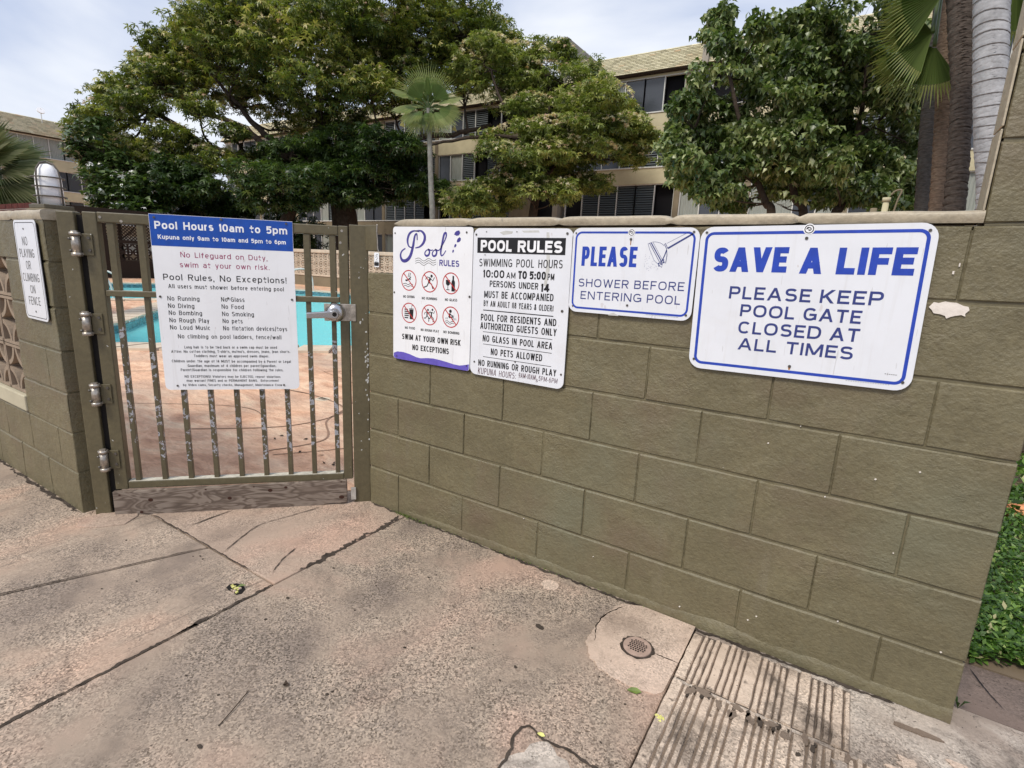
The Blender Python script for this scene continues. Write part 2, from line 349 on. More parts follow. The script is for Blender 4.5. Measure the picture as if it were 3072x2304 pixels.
M['lf_rub'] = leaf('glossy_leaf', [(0, (.025, .045, .014)), (.6, (.075, .12, .035)), (1, (.25, .32, .14))], .1, .25)
M['petal'] = leaf('pink_flower', [(0, (.5, .28, .2)), (.3, (.62, .5, .32)), (1, (.78, .72, .5))], .3)
M['wpetal'] = mat('white_flower', (.8, .8, .76), .6, .3)[0]
M['grass'] = leaf('ground_cover_leaf', [(0, (.025, .06, .01)), (.55, (.07, .15, .025)), (.9, (.25, .4, .08)), (1, (.5, .46, .25))], .3)
M['frond'] = leaf('palm_frond', [(0, (.08, .12, .035)), (.6, (.2, .27, .08)), (1, (.42, .42, .17))], .3)
M['frondtip'] = leaf('palm_frond_dry', [(0, (.16, .13, .05)), (.6, (.3, .25, .1)), (1, (.45, .4, .22))], .3)
M['frond_p'] = leaf('pale_palm_frond', [(0, (.16, .22, .08)), (.5, (.32, .40, .17)), (1, (.58, .58, .32))], .3, .35)
M['frondtip_plain'] = vary('dry_leaf', (.35, .28, .1), .2, 5, .8, .2)
M['frond_d'] = leaf('dull_palm_frond', [(0, (.035, .055, .02)), (.6, (.11, .14, .05)), (1, (.42, .42, .25))], .2, .4)
M['worn'] = vary('worn_pale_edge', (.5, .47, .39), .3, 30, .7, .3)
M['palm_a'] = vary('dark_palm_bark', (.075, .066, .058), .4, 14, .9, .12, bs=.7, bscale=40, bd=.008, stretch=(1, 1, 3))
M['palm_b'] = vary('warm_palm_bark', (.135, .095, .068), .4, 14, .9, .12, bs=.7, bscale=40, bd=.008, stretch=(1, 1, 3))
M['slotdirt'] = vary('slot_dirt', (.12, .095, .078), .4, 30, .9, .1)
M['bark'] = vary('bark', (.06, .045, .035), .4, 8, .9, .15, bs=.8, bscale=30, bd=.02)
M['palmbark'] = vary('brown_palm_bark', (.075, .06, .05), .45, 14, .9, .15, bs=.9, bscale=40, bd=.01, stretch=(1, 1, 3))
M['greypalm'] = vary('grey_palm_bark', (.34, .34, .35), .25, 7, .85, .2, bs=.6, bscale=30, bd=.01)
M['greyring'] = vary('palm_leaf_scar', (.22, .21, .21), .3, 20, .9, .2)
M['stucco'] = vary('beige_block_wall', (.5, .45, .30), .12, 1.2, .9, .15, bs=.3, bscale=12, bd=.01)
M['stucco_d'] = vary('brown_stucco', (.21, .175, .12), .14, 1.5, .9, .15)
M['fin'] = vary('pale_concrete', (.34, .31, .26), .12, 3, .9, .15)
M['alu'] = mat('window_frame', (.6, .6, .57), .5, .4)[0]
M['glass'] = mat('dark_glass', (.05, .056, .068), .15, .6)[0]
M['louv'] = mat('louvre_slat', (.11, .125, .13), .35, .5)[0]
M['curtain'] = vary('curtain', (.30, .32, .29), .2, 9, .8, .2, stretch=(6, 6, .2))
M['darkroom'] = mat('dark_interior', (.012, .012, .014), .9, .1)[0]
M['fascia'] = mat('dark_fascia', (.06, .045, .035), .8, .2)[0]
def roofm():
    m, nt, b = mat('roof_shingle', (.4, .34, .2), .9, .15); a = nt.nodes.new('ShaderNodeAttribute'); a.attribute_name = 'tint'
    c = ramp(nt, [(0, (.48, .44, .30)), (.5, (.68, .63, .43)), (.93, (.76, .70, .5)), (1, (.72, .54, .34))], a.outputs['Fac'])
    c = mixc(nt, math_n(nt, 'MULTIPLY', math_n(nt, 'SUBTRACT', noise_node(nt, world_vec(nt), .6, 4), .56, True), 2.2, True), c, (.6, .36, .17))
    nt.links.new(c, b.inputs['Base Color']); return m
M['roof'] = roofm()
M['palmtrunk'] = vary('fan_palm_bark', (.19, .18, .16), .25, 7, .9, .2, bs=.6, bscale=30, bd=.01)
M['breeze'] = vary('cream_breeze_block', (.56, .47, .37), .12, 4, .85, .2)
M['breeze_o'] = vary('tan_breeze_block', (.30, .235, .175), .18, 8, .85, .2, bs=.4, bscale=60)
M['ledge'] = vary('pale_ledge', (.46, .42, .31), .1, 8, .8, .2)
M['dkwood'] = mat('dark_stained_wood', (.03, .02, .015), .8, .2)[0]
M['brick'] = vary('red_brick', (.085, .026, .022), .3, 12, .9, .15)
M['mortar'] = mat('brick_mortar', (.35, .3, .27), .9, .1)[0]
M['lampw'] = mat('frosted_globe', (.95, .95, .96), .9, .2)[0]
M['cage'] = vary('brown_cage_paint', (.10, .085, .07), .3, 30, .6, .4)
M['terra'] = vary('terracotta', (.55, .18, .08), .3, 18, .8, .2, hue=(.62, .3, .15))
M['drain'] = vary('painted_drain', (.40, .29, .235), .15, 40, .6, .3)
M['bluec'] = mat('blue_cloth', (.05, .35, .6), .8, .1)[0]
M['yellow'] = vary('yellow_blossom', (.6, .58, .2), .2, 90, .8, .1)
M['greenleaf'] = vary('green_leaf', (.12, .17, .03), .4, 40, .5, .4)
M['brownleaf'] = vary('brown_leaf', (.05, .035, .025), .4, 40, .8, .2)

# ================================================================== TREE SKELETONS (world metres: x, y, z, crown pad radii)
MAIN=[(-25.15,14.31,11.59,1.86,0.88),(-26.82,18.22,14.03,2.37,1.0),(-24.17,19.43,14.28,2.71,0.98),(-19.33,19.06,13.07,2.47,1.01),(-18.09,21.35,13.28,1.99,0.94),(-16.19,21.98,12.24,1.74,0.93),(-15.48,23.65,12.26,1.09,0.6),(-30.09,15.09,11.28,1.73,0.87),(-23.98,14.42,10.17,2.06,0.87),(-21.36,15.78,10.6,2.04,0.96),(-22.25,20.54,12.29,2.37,1.12),(-18.42,20.36,11.74,2.09,1.04),(-17.79,22.72,11.64,1.72,0.86),(-19.77,16.87,11.57,1.92,0.85),(-29.21,13.19,9.82,1.05,0.58),(-32.19,12.8,9.1,1.22,0.61),(-28.47,11.87,8.02,1.11,0.49),(-29.57,16.07,10.13,1.65,0.76),(-26.98,17.23,9.44,1.89,0.71),(-20.35,15.94,8.76,1.82,0.81),(-18.36,17.2,8.96,1.28,0.64),(-21.85,17.94,8.19,1.66,0.71),(-25.67,17.96,8.21,1.14,0.56),(-30.52,11.36,7.48,1.03,0.57),(-30.14,10.35,6.48,0.89,0.56),(-30.58,11.26,6.28,1.16,0.51),(-24.9,12.8,7.67,0.86,0.43),(-29.66,10.46,5.64,1.22,0.67),(-29.1,12.13,5.7,1.74,0.7),(-27.7,13.45,6.07,1.41,0.52),(-24.86,13.47,5.43,1.34,0.56),(-18.19,18.51,8.79,1.34,0.62),(-17.37,19.24,9.91,1.11,0.56),(-16.27,21.43,10.08,1.16,0.58),(-27.27,12.65,6.74,1.02,0.36),(-23.44,13.41,6.69,0.75,0.3),(-31.78,14.24,10.92,1.12,0.62),(-30.58,12.92,9.49,1.07,0.52),(-29.93,14.32,11.29,1.2,0.67),(-26.38,13.75,11.21,1.11,0.71),(-30.38,16.78,13.7,1.15,0.82),(-33.1,13.06,9.05,1.13,0.55),(-29.14,10.63,7.37,0.87,0.44),(-28.29,12.92,9.2,1.14,0.57),(-29.38,14.89,10.34,1.22,0.68),(-28.09,15.99,11.7,1.34,0.73),(-34.65,12.23,7.84,0.96,0.51),(-31.74,10.67,6.79,0.69,0.42),(-30.25,14.78,9.52,1.12,0.55),(-26.41,17.07,12.78,1.45,0.85),(-23.05,16.84,12.32,1.36,0.79),(-19.91,20.58,12.58,1.43,0.72),(-17.06,24.36,13.41,1.26,0.63),(-26.04,17.77,10.51,1.5,0.7),(-19.31,19.97,10.69,1.41,0.66),(-21.64,19.02,10.73,1.31,0.67),(-23.69,14.85,12.45,1.29,0.54),(-15.95,20.91,12.34,1.12,0.63)]
LOW=[(-25.93,10.94,3.69,1.49,0.47),(-24.36,12.02,4.09,1.7,0.64),(-25.2,11.68,4.78,1.49,0.53),(-31.11,11.63,4.84,1.43,0.67),(-29.92,12.08,3.73,1.43,0.72),(-29.94,10.85,3.69,1.15,0.69),(-27.91,14.55,3.74,1.49,0.62),(-29.92,13.13,3.15,2.23,0.62),(-28.92,11.74,4.65,1.38,0.69),(-24.81,13.98,3.4,1.38,0.58)]
MID=[(-22.19,15.9,5.96,1.82,0.73),(-20.31,17.17,6.39,2.05,0.73),(-16.6,16.62,6.13,1.56,0.66),(-20.62,13.74,4.4,1.77,0.79),(-20.61,16.26,4.97,2.14,0.85),(-18.53,17.29,5.15,1.89,0.8),(-17.0,18.22,5.85,1.11,0.66),(-20.32,14.44,3.68,1.28,0.47),(-17.23,17.52,4.5,1.54,0.55),(-15.71,18.44,4.37,1.1,0.62),(-18.77,16.34,3.98,1.32,0.44),(-21.22,13.41,3.68,1.05,0.63)]
RUB=[(-27.81,9.36,5.89,0.82,0.72),(-27.56,9.82,5.38,1.05,0.73),(-28.07,9.2,5.21,0.73,0.58),(-28.02,9.95,6.61,0.63,0.42),(-27.33,9.96,4.9,0.94,0.59)]
PLU=[(-26.62,9.17,4.16,0.81,0.57),(-25.78,9.38,3.49,1.01,0.6),(-26.63,9.08,3.28,0.51,0.51),(-25.22,9.9,3.92,0.91,0.61),(-24.81,9.81,2.94,1.11,0.44)]
FLO=[(-13.62,19.68,10.49,1.25,0.58),(-12.55,20.73,10.19,1.58,0.68),(-11.46,21.76,10.73,1.06,0.53),(-13.53,20.72,9.54,1.52,0.65),(-11.51,21.14,9.31,1.69,0.74),(-10.6,22.54,9.78,1.4,0.65),(-8.22,20.13,8.1,1.34,0.54),(-11.36,19.8,7.9,1.22,0.57),(-13.02,20.8,8.61,1.08,0.54),(-10.12,21.36,8.15,1.25,0.52),(-8.69,23.28,8.37,0.97,0.47),(-9.75,19.13,6.68,1.45,0.54),(-11.69,19.29,6.68,1.22,0.49),(-8.67,20.39,6.95,1.58,0.49),(-7.74,22.23,7.36,1.13,0.51),(-7.03,22.7,7.02,0.83,0.45),(-11.2,17.54,5.58,1.05,0.46),(-10.29,18.98,5.87,1.38,0.47),(-9.08,20.03,6.08,1.68,0.52),(-8.61,22.92,6.59,1.51,0.43),(-7.65,22.84,6.22,0.85,0.34),(-10.72,18.27,5.04,1.07,0.43),(-10.65,20.92,5.55,1.28,0.43),(-9.24,18.91,4.25,0.87,0.49),(-9.03,21.06,4.91,1.14,0.42),(-10.2,18.24,4.19,0.78,0.35),(-11.91,16.65,4.03,0.76,0.42),(-12.89,19.4,4.0,1.29,0.6),(-12.58,16.93,3.62,0.98,0.49),(-11.25,18.03,4.56,0.98,0.35),(-14.99,20.12,10.15,0.87,0.48)]
KUK=[(-1.85,13.35,7.52,0.32,0.32),(-1.88,13.28,7.04,0.46,0.4),(-1.38,12.39,6.17,0.54,0.43),(-1.42,11.54,5.49,0.57,0.36),(-0.59,11.54,6.42,0.29,0.29),(-0.42,13.66,6.78,0.56,0.45),(0.09,13.5,7.09,0.59,0.49),(0.47,14.74,7.72,0.51,0.4),(1.08,13.8,6.92,0.64,0.48),(-0.86,13.56,6.26,0.69,0.46),(0.19,12.67,5.84,0.62,0.47),(0.74,14.74,6.6,0.75,0.52),(1.52,15.01,6.57,0.68,0.57),(1.52,14.21,6.99,0.43,0.43),(-1.82,12.03,5.29,0.49,0.38),(-1.18,12.91,5.49,0.67,0.43),(-0.1,12.05,5.05,0.66,0.41),(0.58,13.6,5.37,0.71,0.44),(1.28,14.84,5.67,0.75,0.48),(2.04,13.66,5.32,0.52,0.52),(-2.21,12.45,4.86,0.46,0.35),(-1.86,12.19,4.35,0.68,0.39),(-1.33,13.08,4.7,0.75,0.44),(-0.3,12.15,4.32,0.68,0.4),(0.49,11.91,4.21,0.7,0.4),(1.14,14.49,4.7,0.8,0.48),(1.91,15.0,4.74,0.75,0.52),(2.44,14.26,4.65,0.43,0.54),(-1.55,10.49,3.66,0.4,0.22),(-1.0,11.11,3.6,0.72,0.31),(-0.41,12.79,3.74,0.78,0.33),(0.62,12.42,3.68,0.57,0.29),(1.36,14.85,3.87,0.83,0.41),(2.14,14.25,3.75,0.66,0.44),(-1.01,10.99,3.09,0.51,0.23),(-0.51,12.63,3.14,0.45,0.22),(0.28,12.21,2.92,0.37,0.23),(0.79,14.38,3.66,0.65,0.26),(1.16,14.44,3.27,0.53,0.23),(1.84,13.72,3.27,0.54,0.27),(-1.7,11.95,3.51,0.5,0.28),(-0.76,12.67,3.42,0.56,0.28),(-0.94,12.76,3.0,0.4,0.21),(0.1,14.04,3.53,0.59,0.3),(1.1,11.94,3.62,0.49,0.3),(1.65,13.17,3.3,0.53,0.3),(2.4,14.34,3.33,0.5,0.31),(-0.11,12.03,3.8,0.52,0.29),(-2.16,11.7,4.28,0.39,0.28),(-1.81,10.61,4.78,0.3,0.22),(2.37,15.73,5.61,0.47,0.47),(1.6,13.85,4.22,0.55,0.33),(2.07,13.45,6.1,0.45,0.45),(2.81,14.9,3.82,0.28,0.34),(0.8,13.47,7.0,0.63,0.42),(1.32,13.47,7.04,0.51,0.36),(0.29,13.56,6.69,0.6,0.38),(1.89,13.56,6.7,0.51,0.4),(2.37,13.73,5.4,0.31,0.46),(2.61,15.69,5.04,0.33,0.52),(2.6,14.99,4.27,0.39,0.45),(1.6,12.91,6.26,0.49,0.39),(2.91,15.17,3.31,0.23,0.23),(2.48,12.57,2.82,0.39,0.18)]
TRUNK_MAIN=[(-20.36,17.26,3.01),(-20.78,17.36,4.37),(-21.19,17.46,5.74),(-22.06,17.2,6.84),(-22.05,17.51,8.0)]
LIMB_A=[(-21.14,17.4,5.39),(-21.94,17.07,6.04),(-22.93,16.44,5.99),(-23.95,15.84,6.16),(-25.31,14.94,5.97),(-27.0,14.04,6.58),(-29.0,13.13,7.85),(-30.49,12.36,8.47)]
LIMB_B=[(-22.06,17.2,6.84),(-22.35,17.5,8.67),(-22.84,17.67,10.49),(-24.68,16.93,12.01)]
LIMB_C=[(-21.19,17.46,5.74),(-19.85,18.55,6.73),(-18.35,19.64,7.27),(-16.41,20.94,7.61),(-14.9,22.02,8.15)]
LIMB_D=[(-22.05,17.51,8.0),(-21.15,18.57,9.89),(-19.63,19.97,11.59),(-17.76,21.34,12.38)]
LIMB_E=[(-22.93,16.44,5.99),(-24.74,15.67,7.39),(-26.18,15.18,8.93),(-27.39,14.77,10.25)]
LIMB_F=[(-23.95,15.84,6.16),(-25.57,15.2,7.58),(-27.65,14.05,8.16),(-29.22,13.36,9.23)]
TRUNK_FLO=[(-10.5,19.23,3.16),(-10.51,19.54,4.36),(-10.3,19.89,5.18),(-11.06,19.82,6.74),(-10.6,20.49,8.18),(-10.99,20.61,9.56)]
LF1=[(-10.3,19.89,5.18),(-9.48,20.78,6.63),(-8.61,21.6,7.68)]
LF2=[(-11.06,19.82,6.74),(-12.32,19.39,8.08),(-13.08,19.32,9.65)]
LF3=[(-10.3,19.89,5.18),(-11.77,19.11,5.7),(-12.64,18.29,4.65)]
LF4=[(-11.06,19.82,6.74),(-12.8,18.74,6.75),(-14.64,17.48,6.35),(-15.97,16.55,5.98)]
TK1=[(0.06,12.39,2.58),(-0.09,12.39,2.94),(-0.3,12.37,3.36),(-0.6,12.38,4.09),(-1.04,12.37,5.14),(-1.41,12.45,6.29)]
TK2=[(0.7,12.8,2.61),(0.47,12.78,3.08),(0.31,12.82,3.61),(0.09,12.9,4.45),(-0.17,13.01,5.5),(0.09,13.57,7.01)]
TK3=[(1.3,13.17,2.59),(1.39,13.31,2.92),(1.44,13.48,3.45),(1.46,13.77,4.52),(1.44,14.1,5.8),(1.26,14.29,6.97)]
LK1=[(-0.3,12.37,3.36),(-1.13,12.01,3.96),(-1.78,11.76,4.56)]
LK2=[(1.46,13.77,4.52),(2.0,14.29,5.19),(2.21,14.53,5.63)]
LK3=[(0.09,12.9,4.45),(0.72,13.47,5.12),(0.92,13.87,6.2)]
PALM_C=[(-10.11,12.19,0.73),(-10.44,12.51,2.71),(-10.65,12.66,3.78),(-10.93,12.88,5.3),(-11.1,12.99,6.14)]
PA=[(2.84,11.71,2.58,0.118),(2.71,12.01,4.03,0.125),(2.62,12.24,5.12,0.125),(2.57,12.42,5.93,0.104),(2.51,12.6,6.75,0.097),(2.44,12.73,7.42,0.097)]
PB=[(2.99,10.69,2.49,0.112),(2.88,10.97,3.8,0.12),(2.76,11.15,4.8,0.117),(2.65,11.28,5.54,0.108),(2.53,11.4,6.28,0.095),(2.43,11.5,6.9,0.095)]
PC=[(3.11,9.29,2.37,0.146),(3.01,9.52,3.5,0.142),(2.91,9.68,4.37,0.144),(2.79,9.78,5.02,0.161),(2.68,9.88,5.66,0.172),(2.58,9.96,6.2,0.166)]
PD=[(3.37,7.97,2.27,0.162),(3.22,8.12,3.2,0.176),(3.1,8.24,3.94,0.185),(3.02,8.34,4.5,0.19),(2.94,8.44,5.05,0.195),(2.88,8.52,5.52,0.19)]
H1=[(2.42,10.38,5.42,0.0)]
H2=[(2.49,10.63,5.28,0.0)]
H3=[(2.48,10.31,5.91,0.0)]

# ================================================================== GROUND AND PAVING
def sheet(name, poly, z, m, kind='structure', parent=None):
    return MB().add([(x, y, z) for x, y in poly], [tuple(range(len(poly)))]).build(name, m, parent, kind=kind if parent is None else None)
POOL = [(-7.2, .35), (-4.15, 3.2), (-1.5, 5.9), (-3.5, 9.5), (-13.5, 11.1), (-15.2, 10.95), (-19.6, 8.2), (-20.3, 5.4), (-13.9, 2.5), (-13.1, 4.9), (-12.2, 5.3), (-11.2, 4.4), (-8.33, 2.2)]
def offs(poly, d):
    n = len(poly); o = []
    for i in range(n):
        a, b, c = Vector(poly[i-1]), Vector(poly[i]), Vector(poly[(i+1) % n])
        n1 = Vector(((b-a).y, -(b-a).x)).normalized(); n2 = Vector(((c-b).y, -(c-b).x)).normalized()
        k = (n1+n2); k = k/max(.35, k.length_squared)*2*.5*2 if False else k/max(.5, 1+n1.dot(n2)); o.append((b.x+k.x*d, b.y+k.y*d))
    return o
area = sum(POOL[i][0]*POOL[(i+1) % len(POOL)][1]-POOL[(i+1) % len(POOL)][0]*POOL[i][1] for i in range(len(POOL)))
if area < 0: POOL = POOL[::-1]
POOL_O = offs(POOL, .5)
def holed(name, outer, hole, z, m, **k):
    tri = tessellate_polygon([[Vector((x, y, 0)) for x, y in outer], [Vector((x, y, 0)) for x, y in hole]])
    P = [(x, y, z) for x, y in outer+hole]; fs = []
    for t in tri:
        a, b, c = [Vector(P[i]) for i in t]
        fs.append(t if (b-a).cross(c-a).z > 0 else t[::-1])
    return MB().add(P, fs).build(name, m, **k)
holed('ground', [(-400, -300), (400, -300), (400, 400), (-400, 400)], POOL_O, -.11, M['ground'], kind='structure')
deck_out = [(-.11, .12), (-.01, .1), (2.45, .1), (2.45, 26), (-60, 26), (-60, -.83), (-1.07, -.83)]
holed('pool_deck', deck_out, POOL_O, -.002, M['deck'], kind='structure')
# curved tooled joints in the deck
dl = empty('deck_joints', kind='structure')
for P, w in [([(-.5, .5), (-1.1, 1.2), (-1.8, 1.7), (-2.9, 2.0)], .012), ([(-1.9, .05), (-1.45, .55), (-1.5, 1.1), (-2.2, 1.25), (-3.2, 1.1)], .02), ([(-1.1, .1), (-1.0, .5), (-1.35, .8), (-1.5, 1.1)], .02), ([(-3.4, -.3), (-2.2, .6), (-1.5, .35)], .012),
             ([(-1.0, .1), (-.7, .6), (-.75, 1.2), (-1.0, 1.9), (-.6, 2.8)], .014), ([(-.3, .25), (-.25, .55), (-.55, .8), (-.5, 1.0)], .006), ([(-4.8, -.3), (-4.0, .9), (-2.2, 1.25)], .015), ([(-2.9, 2.0), (-2.0, 3.2), (-.8, 4.3)], .015), ([(-1.5, 1.1), (-2.2, 2.2)], .012), ([(-3.2, 1.1), (-4.3, 1.7)], .015)]:
    w *= .7; Q = spline(P, 10); b = MB(); k = len(Q); V = []
    for i, (x, y) in enumerate(Q):
        a, c = Q[max(i-1, 0)], Q[min(i+1, k-1)]; dx, dy = c[0]-a[0], c[1]-a[1]; l = math.hypot(dx, dy) or 1
        V += [(x-dy/l*w/2, y+dx/l*w/2, .002), (x+dy/l*w/2, y-dx/l*w/2, .002)]
    b.add(V, [(2*i, 2*i+1, 2*i+3, 2*i+2) for i in range(k-1)]).build('deck_joint', M['deckline'], dl)
# pool
pool = empty('swimming_pool', (-10, 6, 0), label='turquoise swimming pool with cream coping seen through the gate bars', cat='pool')
def at(o, root): o.parent = root; o.matrix_parent_inverse = Matrix.Translation(-Vector(root.location)); return o
n = len(POOL)
b = MB(); b.add([(x, y, .0) for x, y in POOL]+[(x, y, -1.15) for x, y in POOL], [((i+1) % n, i, n+i, n+(i+1) % n) for i in range(n)]+[tuple(range(n, 2*n))]); at(b.build('basin', M['basin']), pool)
PI_ = offs(POOL, -.012); b = MB(); b.add([(x, y, -.02) for x, y in PI_]+[(x, y, -.22) for x, y in PI_], [((i+1) % n, i, n+i, n+(i+1) % n) for i in range(n)]); at(b.build('tile_band', M['tile']), pool)
for i in range(n):
    a, c = Vector(POOL[i]), Vector(POOL[(i+1) % n]); ao, co = Vector(POOL_O[i]), Vector(POOL_O[(i+1) % n]); k = max(1, int((c-a).length/.42))
    for j in range(k):
        t0, t1 = j/k+.008, (j+1)/k-.008; q = [a.lerp(c, t0), a.lerp(c, t1), ao.lerp(co, t1), ao.lerp(co, t0)]
        if (q[0]-Vector((-1, 0))).length > 9 and j % 2: continue_w = True
        at(MB().prism([(v.x, v.y) for v in q], -.05, .03).build('coping_stone', M['coping']), pool)
holed_w = MB().add([(x, y, -.14) for x, y in POOL], [tuple(range(n))]).build('water', M['water'], kind='structure')
holed_w.name = 'pool_water'
holed('coping_bed', POOL_O, POOL, .0, M['deckline'], kind='structure')
# handrails
def rails(label, p, d, h, sp):
    t = empty('pool_handrail', (*p, 0), label=label, cat='handrail', group='chrome pool handrails')
    for s in (-1, 1):
        b = MB(); ox, oy = -d[1]*s*sp, d[0]*s*sp
        P = [(ox-d[0]*.45, oy-d[1]*.45, 0), (ox-d[0]*.42, oy-d[1]*.42, h*.6), (ox-d[0]*.25, oy-d[1]*.25, h*.95), (ox, oy, h), (ox+d[0]*.3, oy+d[1]*.3, h*.85), (ox+d[0]*.5, oy+d[1]*.5, h*.3), (ox+d[0]*.52, oy+d[1]*.52, -.5)]
        b.tube(spline(P, 6), .025, 8); b.build('rail', M['alu'], t)
rails('curved metal handrail at the far edge of the pool below the fence', (-15.6, 11.0), (-.5, -.85), .78, .28)
rails('looped white handrail seen between the two left gate bars', (-15.7, 4.6), (.75, .66), .62, .25)

# pavement slabs
pv = empty('pavement', kind='structure')
def slab(poly, m, ztop=0.0, bev=.006, name='slab'):
    return MB().prism(poly, -.09, ztop).build(name, m, pv, bevel=bev, seg=2)
g = .003
slab([(.26+g, -6), (1.70, -6), (1.70, .05), (.26+g, .05)], M['slab'])
slab([(-.72, -.74+g), (.26-g, -.74+g), (.26-g, .04), (-.02, .05), (-.105, .115), (-1.06, -.83), (-.9, -.86)], M['slab_gate'])
slab([(-.20, -.74-g), (.26-g, -.74-g), (.26-g, -6), (-2.41, -6)], M['slab_broom'])
slab([(-.213, -.74-g), (-.72, -.74-g), (-.93, -.87), (-9, -.87), (-9, -6), (-2.425, -6)], M['slab_broom'])
slab([(1.704, -6), (7, -6), (7, -.02), (2.3, .10), (1.704, .10)], M['asph'], -.001)
MB().box(-9, -6, -.1, 7, .15, -.014).build('joint_bed', M['dirt'], pv)
def on_ground(name, P, w, m, z=.0035, jit=.3, k=5, parent=pv, seed=1):
    L_ = sum(math.hypot(P[i+1][0]-P[i][0], P[i+1][1]-P[i][1]) for i in range(len(P)-1)); k = max(k, int(L_/(len(P)-1)/.006)); k = min(k, 400)
    Q = spline(P, k); n_ = len(Q); V = []
    nz = lambda x, y, f, q: mnoise.noise(Vector((x*f, y*f, seed*3.1+q)))
    for i, (x, y) in enumerate(Q):
        a, c = Q[max(i-1, 0)], Q[min(i+1, n_-1)]; dx, dy = c[0]-a[0], c[1]-a[1]; l = math.hypot(dx, dy) or 1
        e = min(1, .15+min(i, n_-1-i)*.12); ww = w*e*max(.18, 1+jit*1.7*(nz(x, y, 16, 0)+.6*nz(x, y, 70, 4))); o = w*jit*(1.5*nz(x, y, 22, 8)+1.0*nz(x, y, 90, 12))
        x += -dy/l*o; y += dx/l*o
        V += [(x-dy/l*ww/2, y+dx/l*ww/2, z), (x+dy/l*ww/2, y-dx/l*ww/2, z)]
    return MB().add(V, [(2*i, 2*i+1, 2*i+3, 2*i+2) for i in range(n_-1)]).build(name, m, parent)
on_ground('crack', [(-.11, -.733), (-.21, -.521), (-.2, -.42), (-.181, -.352), (-.146, -.187)], .0035, M['dirt'], seed=2, jit=.7)
on_ground('crack', [(-.457, -.69), (-.456, -.487)], .006, M['dirt'], seed=3)
on_ground('crack', [(.10, -.52), (.13, -.61), (.19, -.70)], .004, M['dirt'], seed=13, jit=.8)
on_ground('crack', [(1.36, -1.0), (1.424, -.878), (1.403, -.781), (1.421, -.733), (1.47, -.745), (1.522, -.74), (1.58, -.742), (1.64, -.745), (1.7, -.75)], .0055, M['dirt'], seed=4, jit=.7)
on_ground('crack', [(1.44, -.05), (1.41, -.12), (1.40, -.2), (1.425, -.3)], .004, M['dirt'], seed=6, jit=.9)
on_ground('crack', [(1.62, -.235), (1.65, -.24), (1.69, -.235), (1.715, -.25)], .004, M['dirt'], seed=7, jit=.9)
# widened, crumbling joints
on_ground('joint_dirt', [(.26, -6), (.262, -1.5), (.26, -1.1), (.26, -.75)], .010, M['dirt'], .0028, .7, 30, seed=8)
on_ground('joint_dirt', [(.26, -.62), (.258, -.4), (.256, -.2), (.24, -.03)], .02, M['dirt'], .0026, .8, 9, seed=9)
on_ground('joint_dirt', [(-.7, -.74), (-.2, -.741), (.1, -.741)], .006, M['dirt'], .0030, .5, 14, seed=10)
on_ground('joint_dirt', [(-.207, -.75), (-.466, -1.359), (-1.1, -2.86)], .004, M['dirt'], .0032, .6, 24, seed=11)
on_ground('wall_grime_and_shade', [(.02, -.006), (.5, -.013), (1.0, -.016), (1.5, -.018), (2.0, -.018), (2.3, -.012)], .012, M['dirt'], .0024, .6, 60, seed=12)  # grime at the wall foot, widened and darkened to paint in contact shadow
on_ground('wall_grime_and_shade', [(-3, -.94), (-2, -.943), (-1.4, -.942), (-.99, -.935)], .014, M['dirt'], .0024, .7, 20, seed=14)  # left wall: grime strip that doubles as painted contact shade
def blob(cx, cy, rx, ry, z, m, name, seed, amp=.2, n_=26, th=.006, parent=pv):
    rr = random.Random(seed); a0 = rr.random()*9; P = []
    for i in range(n_):
        a = 2*math.pi*i/n_; k = 1+amp*(math.sin(2*a+a0)*.5+math.sin(5*a+a0*2)*.3+rr.uniform(-.3, .3)); P.append((cx+rx*k*math.cos(a), cy+ry*k*math.sin(a)))
    return MB().prism(P, z-th, z).build(name, m, parent)
# mortar patch round the floor drain
PP = []
for i, (x, y) in enumerate(spline([(1.43, -.04), (1.41, -.09), (1.395, -.17), (1.40, -.26), (1.41, -.33), (1.455, -.385), (1.52, -.415), (1.60, -.425), (1.672, -.412), (1.70, -.38)], 12)):
    q = .008*mnoise.noise(Vector((x*30, y*30, 0)))+.006*mnoise.noise(Vector((x*90, y*90, 4))); PP.append((min(1.70, x+q), y+q))
MB().prism(PP+[(1.70, -.2), (1.70, -.01), (1.5, -.008)], -.01, .0035).build('mortar_patch', M['pad'], pv, bevel=.002)
blob(1.142, -.097, .036, .033, .003, M['pad'], 'round_patch', 3, .05, 30)
blob(1.50, -.86, .085, .10, .0016, M['asph'], 'worn_patch', 5, .25)
MB().prism([(-.80, -.76), (-.74, -.79), (-.70, -.86), (-.76, -.95), (-.84, -1.0), (-.90, -.97), (-.90, -.88)], -.01, .006).build('mortar_patch', M['slab_gate'], pv, bevel=.004)
for i in range(42):   # pits and dark spots in the concrete
    x, y = rng.uniform(.3, 1.68), rng.uniform(-1.5, -.05); r = rng.uniform(.0015, .0045) if i > 3 else .006
    if i == 2: x, y, r = 1.235, -.345, .012
    blob(x, y, r*1.3, r, .0022, M['dirt'], 'pit', i, .4, 9, .002)
for i in range(45):
    x, y = rng.uniform(-1.8, .22), rng.uniform(-2.2, -.78); r = rng.uniform(.0015, .004); blob(x, y, r*1.3, r, .0022, M['dirt'], 'pit', i+99, .4, 9, .002)
